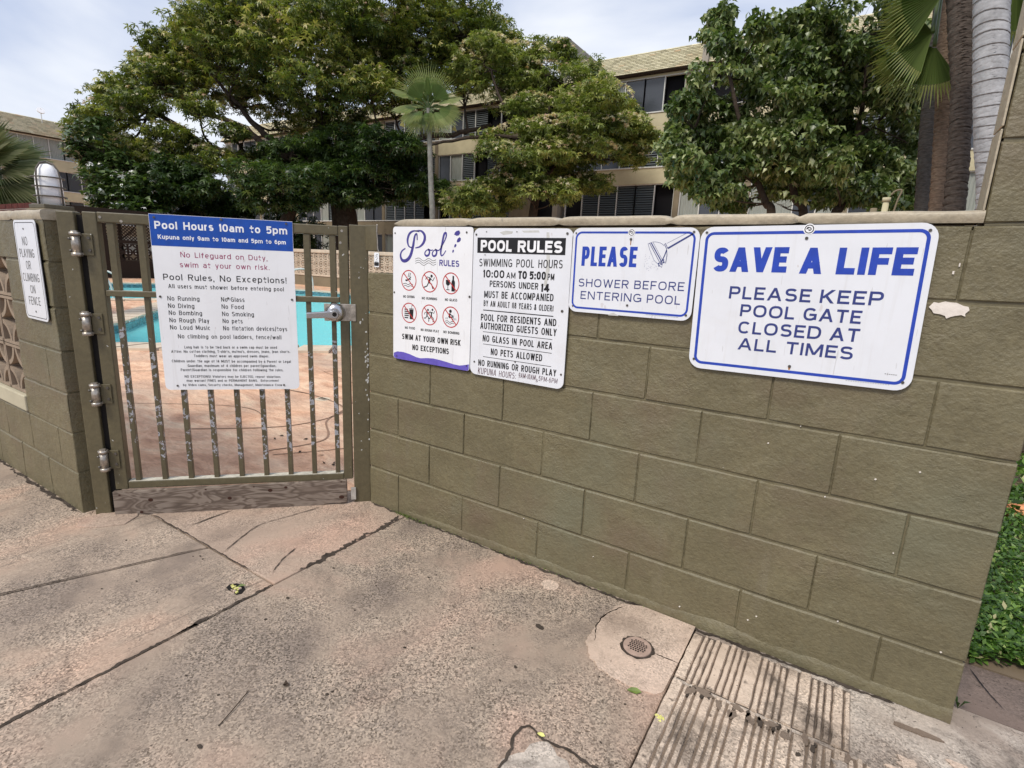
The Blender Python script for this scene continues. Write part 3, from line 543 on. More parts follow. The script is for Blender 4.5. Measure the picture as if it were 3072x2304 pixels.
# broken hole in the slab with a leaf in it
hl = empty('broken_hole', (.175, -.845, 0), label='small broken hole in the paving with a dead leaf and gravel in it', cat='hole')
MB().prism([(-.045, 0), (-.03, .022), (.0, .028), (.03, .02), (.045, -.004), (.036, -.02), (.012, -.016), (-.015, -.02), (-.036, -.016)], -.006, .003).build('pit', M['hole'], hl)
for i in range(16):
    x, y = rng.uniform(-.03, .035), rng.uniform(-.017, .01); r = rng.uniform(.002, .005)
    MB().box(x-r, y-r, .002, x+r, y+r, .003+r, 0).build('pebble', M['yellow'] if i % 3 else M['pad'], hl)
MB().add([(.0, .004, .006), (.018, .012, .014), (.022, .03, .010), (.004, .02, .016)], [(0, 1, 2, 3)]).build('leaf_blade', M['greenleaf'], hl)
on_ground('crack', [(.19, -.825), (.2, -.80), (.205, -.765)], .003, M['hole'], seed=21)
# floor drain
dr = empty('floor_drain', (1.562, -.244, .004), label='small round floor drain cover painted pink in a pale mortar patch', cat='drain')
b = MB(); b.tube([(0, 0, -.01), (0, 0, .006)], [.05, .047], 40, smooth=False); b.build('cover', M['drain'], dr, bevel=.0015)
b = MB(); P = [(.0555*math.cos(2*math.pi*i/40)*(1+rng.uniform(-.05, .09)), .0555*math.sin(2*math.pi*i/40)*(1+rng.uniform(-.05, .09))) for i in range(40)]; b.prism(P, -.004, .0012); b.build('grimy_ring', M['dirt'], dr)
for i in range(-3, 4):
    for j in range(-3, 4):
        x, y = i*.0085+(j % 2)*.003, j*.0085
        if math.hypot(x, y) < .031: MB().box(x-.0028, y-.0028, .0055, x+.0028, y+.0028, .0066).build('slot', M['hole'], dr)
# grooved concrete pads
def pad(label, x0, x1, y0, y1, seed, gw_=.007, gm='groove'):
    t = empty('grooved_pad', ((x0+x1)/2, (y0+y1)/2, 0), label=label, cat='ramp pad', group='grooved concrete pads beside the wall')
    cx, cy = (x0+x1)/2, (y0+y1)/2; rr = random.Random(seed)
    MB().box(x0-cx+.006, y0-cy+.003, -.03, x1-cx-.02, y1-cy-.003, .002).build('groove_bed', M[gm], t)
    x = x0-cx; i = 0; seq = [.030, .013, .012, .013, .026, .013, .012, .012, .034, .013, .012, .013, .012, .030]
    while x < x1-cx-.02:
        w = seq[i % len(seq)]*rr.uniform(.9, 1.1); e = rr.uniform(.0, .006)
        yb0, yb1 = y0-cy+rr.uniform(0, .006), y1-cy-rr.uniform(0, .02)
        L_ = int(max(2, (yb1-yb0)/.02)); L_ = min(L_, 90); V = []; F = []
        for j in range(L_+1):
            yy = yb0+(yb1-yb0)*j/L_; a, c_ = x+rr.uniform(-.0012, .0012), x+w+rr.uniform(-.0012, .0012); h = .0095+rr.uniform(-.0012, .0008)
            V += [(a-.002, yy, .0), (a+.0015, yy, h), (c_-.0015, yy, h), (c_+.002, yy, .0)]
        for j in range(L_):
            q = 4*j; F += [(q, q+1, q+5, q+4), (q+1, q+2, q+6, q+5), (q+2, q+3, q+7, q+6)]
        F += [(0, 3, 2, 1), (4*L_, 4*L_+1, 4*L_+2, 4*L_+3)]
        F = [f[::-1] for f in F]
        MB().add(V, F).build('rib', M['rib'], t); x += w+gw_; i += 1
    return t
pad('short grooved concrete pad against the foot of the wall', 1.706, 2.205, -.302, -.038, 5, .0065, 'slotdirt')
pad('long grooved concrete pad running towards the camera from the wall pad', 1.706, 2.245, -3.0, -.312, 6)
for i, (x, y, rx, ry) in enumerate([(1.80, -.322, .03, .012), (1.90, -.325, .018, .010), (1.99, -.33, .02, .010), (1.765, -.34, .012, .02), (1.85, -.345, .010, .016), (1.94, -.35, .009, .018), (2.03, -.35, .010, .018), (2.12, -.42, .012, .06), (2.2, -.34, .05, .010), (2.35, -.1, .05, .012)]):
    blob(x, y, rx, ry, .0105 if x < 2.1 else .004, M['groove'], 'tar_stain', 40+i, .5, 24, .004)
rr_ = random.Random(17)
for i in range(28):   # tar and dirt packed where the two grooved pads meet
    x, y = rr_.uniform(1.75, 2.2), -.325-abs(rr_.gauss(0, .03)); r = rr_.uniform(.003, .010)
    blob(x, y, r*.8, r*rr_.uniform(1, 2.6), .0102, M['dirt'] if i % 3 else M['groove'], 'tar_stain', 200+i, .5, 12, .004)
for i in range(16):   # crumbled right side of the pad
    blob(rr_.uniform(2.10, 2.26), rr_.uniform(-.75, -.36), rr_.uniform(.006, .03), rr_.uniform(.01, .04), .0112, M['asph'], 'worn_patch', 300+i, .6, 20, .006)
for i in range(14):
    blob(rng.uniform(2.12, 2.5), rng.uniform(-.7, -.1), rng.uniform(.01, .04), rng.uniform(.008, .025), .0035, M['pad'] if i % 2 else M['groove'], 'tar_stain', 70+i, .6, 20, .003)
# damp walk past the wall end and the planted bed
MB().prism([(2.3, .10), (7, .02), (7, .36), (2.47, .365), (2.3, .36)], -.09, -.004).build('side_walk', M['walk'], kind='structure')
MB().prism([(2.47, .37), (9, .36), (9, 26), (2.47, 26)], -.09, .0).build('planting_bed', M['ground'], kind='structure')
on_ground('crack', [(2.528, .334), (2.55, .25), (2.587, .161)], .004, M['hole'], z=.001, seed=31)

# ================================================================== BLOCK WALLS
def wall_block(x0, x1, zb0, zb1, zt0, zt1, yf, th, seed, gx=.0048, gz=.0085, amp=.0016):
    """block with an uneven painted front face (facing -y) and softened arrises"""
    rr = random.Random(seed); nx = max(3, int((x1-x0)/.035)); nz = 6
    fx = [0, .0028/(x1-x0)]+[i/nx for i in range(1, nx)]+[1-.0028/(x1-x0), 1]; fz = [0, .014]+[i/nz for i in range(1, nz)]+[.972, 1]
    gx *= rr.choice([.35, .8, 1.0, 1.2]); V = []; a = x0+gx/2; c = x1-gx/2; off = rr.uniform(-.0012, .0012); K = len(fz)
    for i, u in enumerate(fx):
        for j, w in enumerate(fz):
            x = a+(c-a)*u; zb = zb0+(zb1-zb0)*u+gz/2; zt = zt0+(zt1-zt0)*u-gz/2; z = zb+(zt-zb)*w
            rim = (i in (0, len(fx)-1)) or (j in (0, K-1))
            y = yf+off+(.0014 if j == K-1 else 0)+mnoise.noise(Vector((x*9, z*9, seed*.37)))*amp*2+mnoise.noise(Vector((x*40, z*40, seed)))*amp*.8+(.0034 if rim else 0)
            if rim: x += mnoise.noise(Vector((x*30, z*30, 3)))*.0015; z += mnoise.noise(Vector((x*25, z*30, 9)))*.0032
            V.append((x, y, z))
    F = []; N = len(fx)
    for i in range(N-1):
        for j in range(K-1): F.append((i*K+j, (i+1)*K+j, (i+1)*K+j+1, i*K+j+1))
    b = MB(); b.add(V, F, 0, False)
    q = [V[0], V[(N-1)*K], V[(N-1)*K+K-1], V[K-1]]; bk = [(p_[0], yf+th, p_[2]) for p_ in q]
    b.add(q+bk, [(0, 4, 5, 1), (1, 5, 6, 2), (2, 6, 7, 3), (3, 7, 4, 0), (5, 4, 7, 6)], 0)
    return b
JA = [(-.04, 0), (.2057, -.0010), (.4089, -.0006), (.6053, .0025), (.8008, .0054), (1.0051, .0017), (1.2017, .0090), (1.4067, .0060)]
zj = lambda j, x: JA[j][0]+JA[j][1]*x if j < 8 else 1.42+.2*(j-7)
wr = empty('block_wall', (1.2, .05, 0), label='low olive painted concrete block wall carrying four pool signs in a row', cat='wall')
def to(o, root): o.parent = root; o.location = Vector(o.location)-Vector(root.location); return o
XE = 2.437
for r in range(1, 8):
    xs = [0.0]+[(.2032 if r % 2 else .4064)+.4064*k for k in range(6)]+[XE]
    if r == 7: xs = [.185, .6096, 1.016, 1.4224, 1.8288, 2.2352, XE]
    xs = [x for i, x in enumerate(xs) if i == 0 or x-xs[i-1] > .1]
    if xs[-1] != XE: xs.append(XE)
    if XE-xs[-2] < .08: xs.pop(-2)
    for i in range(len(xs)-1):
        a, c = xs[i], xs[i+1]
        to(wall_block(a, c, zj(r-1, a), zj(r-1, c), zj(r, a), zj(r, c), 0.0, .1, r*31+i).build('block', M['wall'], None), wr)
for r in range(8, 14): to(wall_block(2.25, XE, zj(r-1, 2.25), zj(r-1, XE), zj(r, 2.25), zj(r, XE), 0.0, .1, r*31).build('block', M['wall'], None), wr)
to(MB().box(.006, .0048, -.05, XE-.006, .094, 1.19).box(.19, .0049, 1.19, XE-.006, .0935, 1.405).box(2.256, .0047, 1.405, XE-.007, .0937, 2.62).build('mortar_core', M['joint'], None), wr)
# lumpy painted cap
def cap_run(x0, x1, z, y0, y1, mt, root, seed, dips, up=.03, lead=.06):
    b = MB(); n_ = int((x1-x0)/.02); V = []; prof = [(-.001, -.010), (-.0045, 0), (-.0050, up*.6), (-.0015, up*.9), (.006, up), (.5, up*1.08), (.988, up), (1.002, up*.7), (1.0, -.008)]
    for i in range(n_+1):
        x = x0+(x1-x0)*i/n_; k = 1.0
        for dx in dips: k -= .5*math.exp(-((x-dx)/.014)**2)
        k *= min(1, .25+(x-x0)/lead)
        for (fy, fz_) in prof:
            y = y0+(fy if fy < .02 else fy*(y1-y0)); nz_ = mnoise.noise(Vector((x*8, fz_*60, seed)))*.003
            V.append((x, y+nz_*.6, z(x)+fz_*k+nz_*(1 if fz_ > 0 else 0)))
    P = len(prof); F = [(i*P+j, (i+1)*P+j, (i+1)*P+j+1, i*P+j+1) for i in range(n_) for j in range(P-1)]
    b.add(V, F, 0, True); b.add([V[j] for j in range(P)], [tuple(range(P-1, -1, -1))]); b.add([V[n_*P+j] for j in range(P)], [tuple(range(P))]); return to(b.build('cap', mt, None), root)
cap_run(.186, 2.252, lambda x: 1.419+.006*x, -.001, .1, M['cap'], wr, 5, [.61, 1.03, 1.45, 1.83], .022)
for k in range(6):
    z0, z1 = 1.452+.2*k, 1.452+.2*(k+1)-.006
    to(MB().box(2.2445, -.0035, z0, 2.2495, .1, z1).build('painted_reveal', M['cap'], None, bevel=.002), wr)
# lumpy painted mortar fillet along the foot
V = []; n_ = 300; pf = [(0.002, .042), (-.0035, .034), (-.008, .022), (-.011, .010), (-.012, -.01)]
for i in range(n_+1):
    x = .25+(2.436-.25)*i/n_; k = .35+.9*abs(mnoise.noise(Vector((x*3.1, 0, 1))))+.25*mnoise.noise(Vector((x*21, 0, 2))); k *= min(1, .2+(x-.25)*1.5)
    for y_, z_ in pf: V.append((x, y_*k if y_ < 0 else y_, .004*x+z_*(.55+k*.55)+.0025*mnoise.noise(Vector((x*40, z_*70, 5)))))
to(MB().add(V, [(i*5+j, i*5+j+1, (i+1)*5+j+1, (i+1)*5+j)[::-1] for i in range(n_) for j in range(4)], 0, True).build('foot_fillet', M['wall'], None), wr)
# bare plaster patch where paint has come off
P = [(0, 0), (.01, .016), (.022, .014), (.036, .020), (.05, .018), (.062, .018), (.078, .010), (.09, .008), (.094, -.002), (.086, -.014), (.088, -.022), (.078, -.018), (.064, -.022), (.055, -.026), (.046, -.032), (.042, -.024), (.03, -.020), (.014, -.018), (.008, -.008)]
P = [(2.178+x*.92, 1.203+z*.86) for x, z in P]
to(MB().prism(P, -.0032, .004, 0, 'y').build('bare_patch', M['patch'], None), wr)
for i in range(15):   # small flakes where the paint is chipped
    x, z = rng.uniform(.9, 2.4), rng.uniform(.05, 1.15); r = rng.uniform(.0012, .0035)
    to(MB().prism([(x-r, z), (x, z-r*.8), (x+r, z+r*.3), (x+r*.2, z+r)], -.0034, .002, 0, 'y').build('chip', M['patch'], None), wr)
to(MB().box(2.212, -.0035, 1.292, 2.216, 0, 1.300).box(2.222, -.0035, 1.312, 2.225, 0, 1.321).build('chip', M['patch'], None), wr)

# left wall with its breeze-block opening
YL = -.927; wl = empty('block_wall', (-1.6, YL+.05, 0), label='olive block wall left of the gate with a pierced block opening', cat='wall')
ZL = [-.04, .207, .402, .595, .79, .986, 1.186, 1.372]
for r in range(1, 8):
    right = -.972; openrow = 3 <= r <= 6
    xs = [-1.145, -1.512, -1.88, -2.25, -2.62, -3.0, -3.4] if r % 2 == 0 else [-1.33, -1.70, -2.07, -2.44, -2.8, -3.4]
    if openrow: xs = ([-1.145, -1.505] if r % 2 == 0 else [-1.505])
    xs = [right]+xs
    for i in range(len(xs)-1):
        c, a = xs[i], xs[i+1]
        to(wall_block(a, c, ZL[r-1], ZL[r-1], ZL[r], ZL[r], YL, .1, 500+r*17+i).build('block', M['wall'], None), wl)
to(MB().box(-3.4, YL+.0049, -.05, -.978, YL+.094, .405).box(-1.5, YL+.0050, .405, -.978, YL+.0935, 1.25).box(-3.4, YL+.0048, 1.25, -.978, YL+.0938, 1.36).build('mortar_core', M['joint'], None), wl)
to(MB().box(-3.4, YL-.012, .412, -1.503, YL+.1, .495).build('ledge', M['ledge'], None, bevel=.006), wl)
cap_run(-3.4, -.968, lambda x: 1.372, YL-.001, YL+.1, M['cap'], wl, 8, [-1.33, -1.7], .032, .01)
def petal_mesh(s=.25, d=.09, w=.02, m=None, astroid=True):
    b = MB(); h = s/2
    for a in ((-h, -h, h, -h+w*.6), (-h, h-w*.6, h, h), (-h, -h, -h+w*.6, h), (h-w*.6, -h, h, h)): b.box(a[0], 0, a[1], a[2], d, a[3])
    n_ = 7
    for cx, cz, a0 in ((-h, -h, 0), (h, -h, 90), (h, h, 180), (-h, h, 270)):
        r = h*.97; P = []
        for i in range(n_+1): an = R(a0+90*i/n_); P.append((cx+r*math.cos(an), cz+r*math.sin(an), cx+(r-w)*math.cos(an), cz+(r-w)*math.sin(an)))
        V = []
        for (x, z, x2, z2) in P: V += [(x, .004, z), (x2, .004, z2), (x, d-.004, z), (x2, d-.004, z2)]
        F = []
        for i in range(n_): q = 4*i; F += [(q, q+1, q+5, q+4), (q+2, q+6, q+7, q+3), (q, q+4, q+6, q+2), (q+1, q+3, q+7, q+5)]
        b.add(V, F)
    return b.mesh('petal_block', m)
pm = petal_mesh(.245, .085, .022, M['breeze_o'])
for i in range(7):
    for j in range(3): to(link('breeze_block', pm, None, (-1.505-.125-.25*i, YL+.008, .497+.125+.25*j)), wl)

# ================================================================== LETTERING
# stroke lettering: every glyph is drawn from straight strokes, arcs and level-cut diagonals inside a box one cap height tall
GL = {'A': (.78, 'd 0 0 .5 1|d 1 0 .5 1|l .2 .27 .8 .27'), 'B': (.64, 'l 0 0 0 1|l 0 1 .6 1 a .6 .76 .34 .24 90 -90 0 .52|l 0 .52 .62 .52 a .62 .26 .38 .26 90 -90 0 0'), 'C': (.70, 'l a .5 .5 .5 .5 42 318'),
'D': (.70, 'l 0 0 0 1|l 0 1 .42 1 a .42 .5 .58 .5 90 -90 0 0'), 'E': (.56, 'l 0 0 0 1|l 0 1 1 1|l 0 .52 .85 .52|l 0 0 1 0'), 'F': (.54, 'l 0 0 0 1|l 0 1 1 1|l 0 .50 .85 .50'), 'G': (.74, 'l a .5 .5 .5 .5 42 325|l .56 .46 1 .46|l 1 .46 1 .1'),
'H': (.68, 'l 0 0 0 1|l 1 0 1 1|l 0 .52 1 .52'), 'I': (0, 'l .5 0 .5 1'), 'J': (.5, 'l 1 1 1 .3 a .5 .3 .5 .3 0 -170'), 'K': (.68, 'l 0 0 0 1|d .08 .36 1 1|d .34 .58 1 0'), 'L': (.52, 'l 0 0 0 1|l 0 0 1 0'), 'M': (.86, 'l 0 0 0 1|l 1 0 1 1|d 0 1 .5 .12|d 1 1 .5 .12'),
'N': (.70, 'l 0 0 0 1|l 1 0 1 1|d 0 1 1 0'), 'O': (.76, 'l a .5 .5 .5 .5 0 360'), 'P': (.62, 'l 0 0 0 1|l 0 1 .6 1 a .6 .72 .4 .28 90 -90 0 .44'), 'R': (.66, 'l 0 0 0 1|l 0 1 .58 1 a .58 .74 .4 .26 90 -90 0 .48|d .5 .5 1 0'),
'S': (.64, 'l a .5 .76 .46 .24 28 270 a .5 .26 .5 .26 90 -152'), 'T': (.62, 'l 0 1 1 1|l .5 0 .5 1'), 'U': (.68, 'l 0 1 0 .35 a .5 .35 .5 .35 180 360 1 1'), 'V': (.74, 'd 0 1 .5 0|d 1 1 .5 0'), 'W': (1.0, 'd 0 1 .25 0|d .5 1 .25 0|d .5 1 .75 0|d 1 1 .75 0'),
'X': (.7, 'd 0 0 1 1|d 0 1 1 0'), 'Y': (.7, 'd 0 1 .5 .42|d 1 1 .5 .42|l .5 0 .5 .5'), 'Z': (.62, 'l 0 1 1 1|l 0 0 1 0|d 0 0 1 1'),
'0': (.58, 'l a .5 .5 .5 .5 0 360'), '1': (.24, 'l 1 0 1 1|d .0 .70 .9 1'), '2': (.58, 'l a .5 .72 .48 .28 165 -25|d 0 .0 .93 .62|l 0 0 1 0'), '3': (.58, 'l a .5 .75 .45 .25 150 -90|l a .5 .26 .5 .26 90 -150'), '4': (.64, 'l .75 0 .75 1|l 0 .25 1 .25|d 0 .22 .74 1'),
'5': (.58, 'l .95 1 .12 1|l .12 1 .08 .55|l a .47 .33 .5 .33 130 -150'), '6': (.58, 'l a .5 .32 .5 .32 0 360|l 0 .35 a .62 .5 .62 .5 180 72'), '7': (.56, 'l 0 1 1 1|d .3 0 1 1'), '8': (.58, 'l a .5 .76 .42 .24 0 360|l a .5 .27 .5 .27 0 360'), '9': (.58, 'l a .5 .68 .5 .32 0 360|l 1 .65 a .38 .5 .62 .5 0 -108'),
'a': (.54, 'l 1 0 1 .45 a .5 .47 .5 .25 0 150|l 1 .42 .42 .42 a .42 .21 .42 .21 90 270 .6 0 1 .12'), 'b': (.58, 'l 0 0 0 1|l a .5 .36 .5 .36 0 360'), 'c': (.52, 'l a .5 .36 .5 .36 45 315'), 'd': (.58, 'l 1 0 1 1|l a .5 .36 .5 .36 0 360'), 'e': (.56, 'l 0 .37 1 .37 a .5 .36 .5 .36 0 312'),
'f': (.42, 'l .35 0 .35 .78 a .95 .78 .6 .22 180 90|l 0 .68 .95 .68'), 'g': (.58, 'l 1 .72 1 -.05 a .5 -.05 .5 .2 0 -150|l a .5 .36 .5 .36 0 360'), 'h': (.54, 'l 0 0 0 1|l 0 .4 a .5 .42 .5 .30 180 0 1 0'), 'i': (0, 'l .5 0 .5 .72|l .5 .93 .5 .97'), 'j': (.3, 'l 1 .72 1 -.05 a .3 -.05 .7 .2 0 -90|l 1 .93 1 .97'),
'k': (.52, 'l 0 0 0 1|d .1 .26 .95 .76|d .35 .45 1 0'), 'l': (0, 'l .5 0 .5 1'), 'm': (.88, 'l 0 0 0 .72|l 0 .42 a .25 .45 .25 .27 180 0 .5 0|l .5 .42 a .75 .45 .25 .27 180 0 1 0'), 'n': (.54, 'l 0 0 0 .72|l 0 .4 a .5 .42 .5 .30 180 0 1 0'), 'o': (.58, 'l a .5 .36 .5 .36 0 360'),
'p': (.58, 'l 0 -.26 0 .72|l a .5 .36 .5 .36 0 360'), 'q': (.58, 'l 1 -.26 1 .72|l a .5 .36 .5 .36 0 360'), 'r': (.34, 'l 0 0 0 .72|l 0 .35 a .9 .4 .9 .32 180 80'), 's': (.5, 'l a .5 .54 .45 .18 30 270 a .5 .18 .5 .18 90 -150'), 't': (.42, 'l .4 .95 .4 .18 a 1.0 .2 .6 .2 180 270|l 0 .68 1 .68'),
'u': (.54, 'l 0 .72 0 .3 a .5 .30 .5 .30 180 360 1 .72|l 1 0 1 .72'), 'v': (.54, 'd 0 .74 .5 0|d 1 .74 .5 0'), 'w': (.82, 'd 0 .74 .25 0|d .5 .74 .25 0|d .5 .74 .75 0|d 1 .74 .75 0'), 'x': (.52, 'd 0 0 1 .74|d 0 .74 1 0'), 'y': (.54, 'd 0 .74 .5 0|d 1 .74 .3 -.26'), 'z': (.48, 'l 0 .72 1 .72|l 0 0 1 0|d 0 0 1 .72'),
'.': (0, 'l .5 0 .5 .03'), ',': (.12, 'd .2 -.16 .9 .12'), ':': (0, 'l .5 .02 .5 .05|l .5 .6 .5 .63'), '!': (0, 'l .5 .36 .5 1|l .5 0 .5 .03'), '(': (.2, 'l a 1.1 .5 1.0 .62 125 235'), ')': (.2, 'l a -.1 .5 1.0 .62 55 -55'), '&': (.72, 'l 1 0 .24 .72 a .46 .8 .25 .2 200 -40 .16 .36 a .40 .21 .40 .21 150 330 1 .45'),
'/': (.34, 'd 0 -.1 1 1.05'), "'": (0, 'l .5 .75 .5 1'), '-': (.32, 'l 0 .38 1 .38')}
def glyph_paths(s):
    out = []
    for st in s.split('|'):
        tk = st.split(); kind = tk[0]; tk = tk[1:]; P = []; i = 0
        while i < len(tk):
            if tk[i] == 'a':
                cx, cy, rx, ry, a0, a1 = [float(q) for q in tk[i+1:i+7]]; n_ = max(4, int(abs(a1-a0)/15))
                for j in range(n_+1):
                    a = R(a0+(a1-a0)*j/n_); c_, s_ = math.cos(a), math.sin(a); e = .82
                    P.append((cx+rx*math.copysign(abs(c_)**e, c_), cy+ry*math.copysign(abs(s_)**e, s_)))
                i += 7
            else: P.append((float(tk[i]), float(tk[i+1]))); i += 2
        Q = [P[0]]
        for q in P[1:]:
            if abs(q[0]-Q[-1][0])+abs(q[1]-Q[-1][1]) > 1e-4: Q.append(q)
        out.append((kind, Q))
    return out
def text_mb(items, y):
    """items: (text, x0, x1, z0, z1, cap, bold, shear): base line from (x0,z0) to (x1,z1), cap height; returns one flat mesh per line"""
    out = []
    for it in items:
        b = MB(); out.append(b)
        T, x0, x1, z0, z1, cap = it[:6]; bold = it[6] if len(it) > 6 else 0; sh = it[7] if len(it) > 7 else 0
        sw = cap*min(.25, .125+bold*2.4); hw = sw/2; L_ = x1-x0; gap = max(.085, .19-bold*2.2)
        def adv(c): return .40 if c == ' ' else GL[c][0]
        nat = sum(adv(c) for c in T)+gap*(len(T)-1); zero = sum(1 for c in T if c != ' ' and GL[c][0] == 0)
        k = (L_-zero*sw)/nat; x = x0; kk = 0
        for c in T:
            if c == ' ': x += (.40+gap)*k; continue
            w = GL[c][0]*k if GL[c][0] else sw; w = max(w, sw)
            X = lambda g: x+hw+g*max(0, w-2*hw) if GL[c][0] else x+hw
            Z = lambda g: hw+g*(cap-2*hw)
            for kind, P in glyph_paths(GL[c][1]):
                yy = y-.00003*(kk % 5); kk += 1
                if kind == 'd':
                    (ax, ay), (cx, cy) = P; za, zc = ay*cap, cy*cap; xa, xc = X(ax), X(cx); dx, dz = xc-xa, zc-za; hh = min(hw*math.hypot(dx, dz)/max(1e-6, abs(dz)), hw*1.7)
                    # pull the ends in so that the cut edges stay in the glyph box
                    e = hh-hw; xa += e*(1 if ax < .05 else -1 if ax > .95 else 0); xc += e*(1 if cx < .05 else -1 if cx > .95 else 0)
                    V = [(xa-hh, za), (xa+hh, za), (xc+hh, zc), (xc-hh, zc)]; F = [(0, 1, 2, 3)] if zc > za else [(3, 2, 1, 0)]
                else:
                    Q = [(X(a), Z(c_)) for a, c_ in P]; closed = math.hypot(Q[0][0]-Q[-1][0], Q[0][1]-Q[-1][1]) < 1e-6 and len(Q) > 4
                    if closed: Q = Q[:-1]
                    else:
                        def ext(p_, q_, d): l = math.hypot(p_[0]-q_[0], p_[1]-q_[1]) or 1; return (p_[0]+(p_[0]-q_[0])/l*d, p_[1]+(p_[1]-q_[1])/l*d)
                        Q[0] = ext(Q[0], Q[1], hw if len(P) < 4 or P[0][0] == P[1][0] or P[0][1] == P[1][1] else 0); Q[-1] = ext(Q[-1], Q[-2], hw if len(P) < 4 or P[-1][0] == P[-2][0] or P[-1][1] == P[-2][1] else 0)
                    n_ = len(Q); V = []
                    for i in range(n_):
                        p0 = Q[i-1] if (i or closed) else Q[0]; p1 = Q[i]; p2 = Q[(i+1) % n_] if (i < n_-1 or closed) else Q[-1]
                        d1 = (p1[0]-p0[0], p1[1]-p0[1]); d2 = (p2[0]-p1[0], p2[1]-p1[1]); l1 = math.hypot(*d1) or 1; l2 = math.hypot(*d2) or 1
                        if p0 == p1: d1, l1 = d2, l2
                        if p1 == p2: d2, l2 = d1, l1
                        n1_ = (-d1[1]/l1, d1[0]/l1); n2_ = (-d2[1]/l2, d2[0]/l2); m_ = (n1_[0]+n2_[0], n1_[1]+n2_[1]); q = max(.45, 1+n1_[0]*n2_[0]+n1_[1]*n2_[1])
                        m_ = (m_[0]/q*hw, m_[1]/q*hw); V += [(p1[0]+m_[0], p1[1]+m_[1]), (p1[0]-m_[0], p1[1]-m_[1])]
                    F = [(2*i+1, 2*((i+1) % n_)+1, 2*((i+1) % n_), 2*i) for i in range(n_ if closed else n_-1)]
                b.add([(a+sh*z, yy, z0+(z1-z0)*(a-x0)/L_+z) for a, z in V], F)
            x += (GL[c][0]*k if GL[c][0] else sw)+gap*k
    return out
def sign(name, label, root_loc, rz, plane, quad, r, white, back, prints, screws, screw_y, group=None, cat='sign', edge=None):
    """quad: centre u, z, width, height, tilt; plane: y of the sign back in local space"""
    u, z, w, h, tilt = quad
    bx, by = u, z-h/2
    t = empty(name, (0, 0, 0), rz, label=label, cat=cat, group=group)
    base = Vector((bx, 0, by)); t.location = Vector(root_loc)+Matrix.Rotation(rz, 3, 'Z') @ base
    ct, st = math.cos(tilt), math.sin(tilt)
    P = [(u+(x*ct-zz*st), z+(x*st+zz*ct)) for x, zz in (edge or rrect(w, h, r))]
    MB().prism(P, plane-.003, plane, 0, 'y').shift(-bx, 0, -by).build('panel', white, t)
    if back: MB().prism([(u+(a-u)*.985, z+(c-z)*.985) for a, c in P], plane, plane+.004, 0, 'y').shift(-bx, 0, -by).build('backing', M['hole'], t)
    for nm, bs, m in prints:
        for b in (bs if isinstance(bs, list) else [bs]): b.shift(-bx, 0, -by).build(nm, m, t, kind='stuff' if len(b.f) > 60 else None)
    for (sx, sz, sr) in screws: MB().disc(sx, sz, sr, screw_y, 12, th=.0022).shift(-bx, 0, -by).build('screw', M['screw'], t)
    return t
def frame_line(u, z, w, h, r, inset, lw, tilt, y):
    ct, st = math.cos(tilt), math.sin(tilt); A = rrect(w-2*inset, h-2*inset, r, n=8); B = rrect(w-2*inset-2*lw, h-2*inset-2*lw, max(.004, r-lw), n=8); b = MB(); V = []
    for (ax, az), (bx, bz) in zip(A, B): V += [(u+ax*ct-az*st, y, z+ax*st+az*ct), (u+bx*ct-bz*st, y, z+bx*st+bz*ct)]
    n_ = len(A); return b.add(V, [(2*i, 2*((i+1) % n_), 2*((i+1) % n_)+1, 2*i+1) for i in range(n_)])
YS = -.010; YP = YS-.0034
# --- SAVE A LIFE
q = (1.865, 1.188, .612, .4573, .022); B3 = .045
sv = text_mb([('SAVE', 1.604, 1.818, 1.272, 1.278, .075, .05), ('A', 1.853, 1.911, 1.277, 1.278, .075, .05), ('LIFE', 1.947, 2.129, 1.279, 1.284, .075, .05)], YP)
sv2 = text_mb([('PLEASE', 1.665, 1.895, 1.190, 1.194, .039, .022), ('KEEP', 1.919, 2.073, 1.195, 1.198, .039, .022), ('POOL', 1.705, 1.859, 1.137, 1.140, .038, .022), ('GATE', 1.883, 2.030, 1.1405, 1.143, .038, .022),
               ('CLOSED', 1.706, 1.937, 1.083, 1.088, .0385, .022), ('AT', 1.960, 2.033, 1.0885, 1.091, .0385, .022), ('ALL', 1.712, 1.824, 1.031, 1.0335, .038, .022), ('TIMES', 1.851, 2.026, 1.034, 1.038, .038, .022)], YP)
def logo_mb(x, z, r):
    b = MB(); b.ring(x, z, r*.8, r, YP-.0006, 24); b.ribbon(spline([(x-r*.6, z-r*.1), (x-r*.2, z+r*.35), (x+r*.3, z+r*.2), (x+r*.35, z-r*.2), (x, z-r*.3), (x-r*.05, z-.0)], 4), [r*.05, r*.2, r*.35, r*.4, r*.3, r*.2]+[r*.2]*15, YP-.0006); return b
fine = MB()
for k in range(18): fine.box(2.02+.006*k, YP, .9755+.0002*k, 2.0235+.006*k, YP-.0002, .9765+.0002*k)
for k in range(6): fine.box(2.11+.005*k, YP, 1.0085, 2.113+.005*k, YP-.0002, 1.0105)
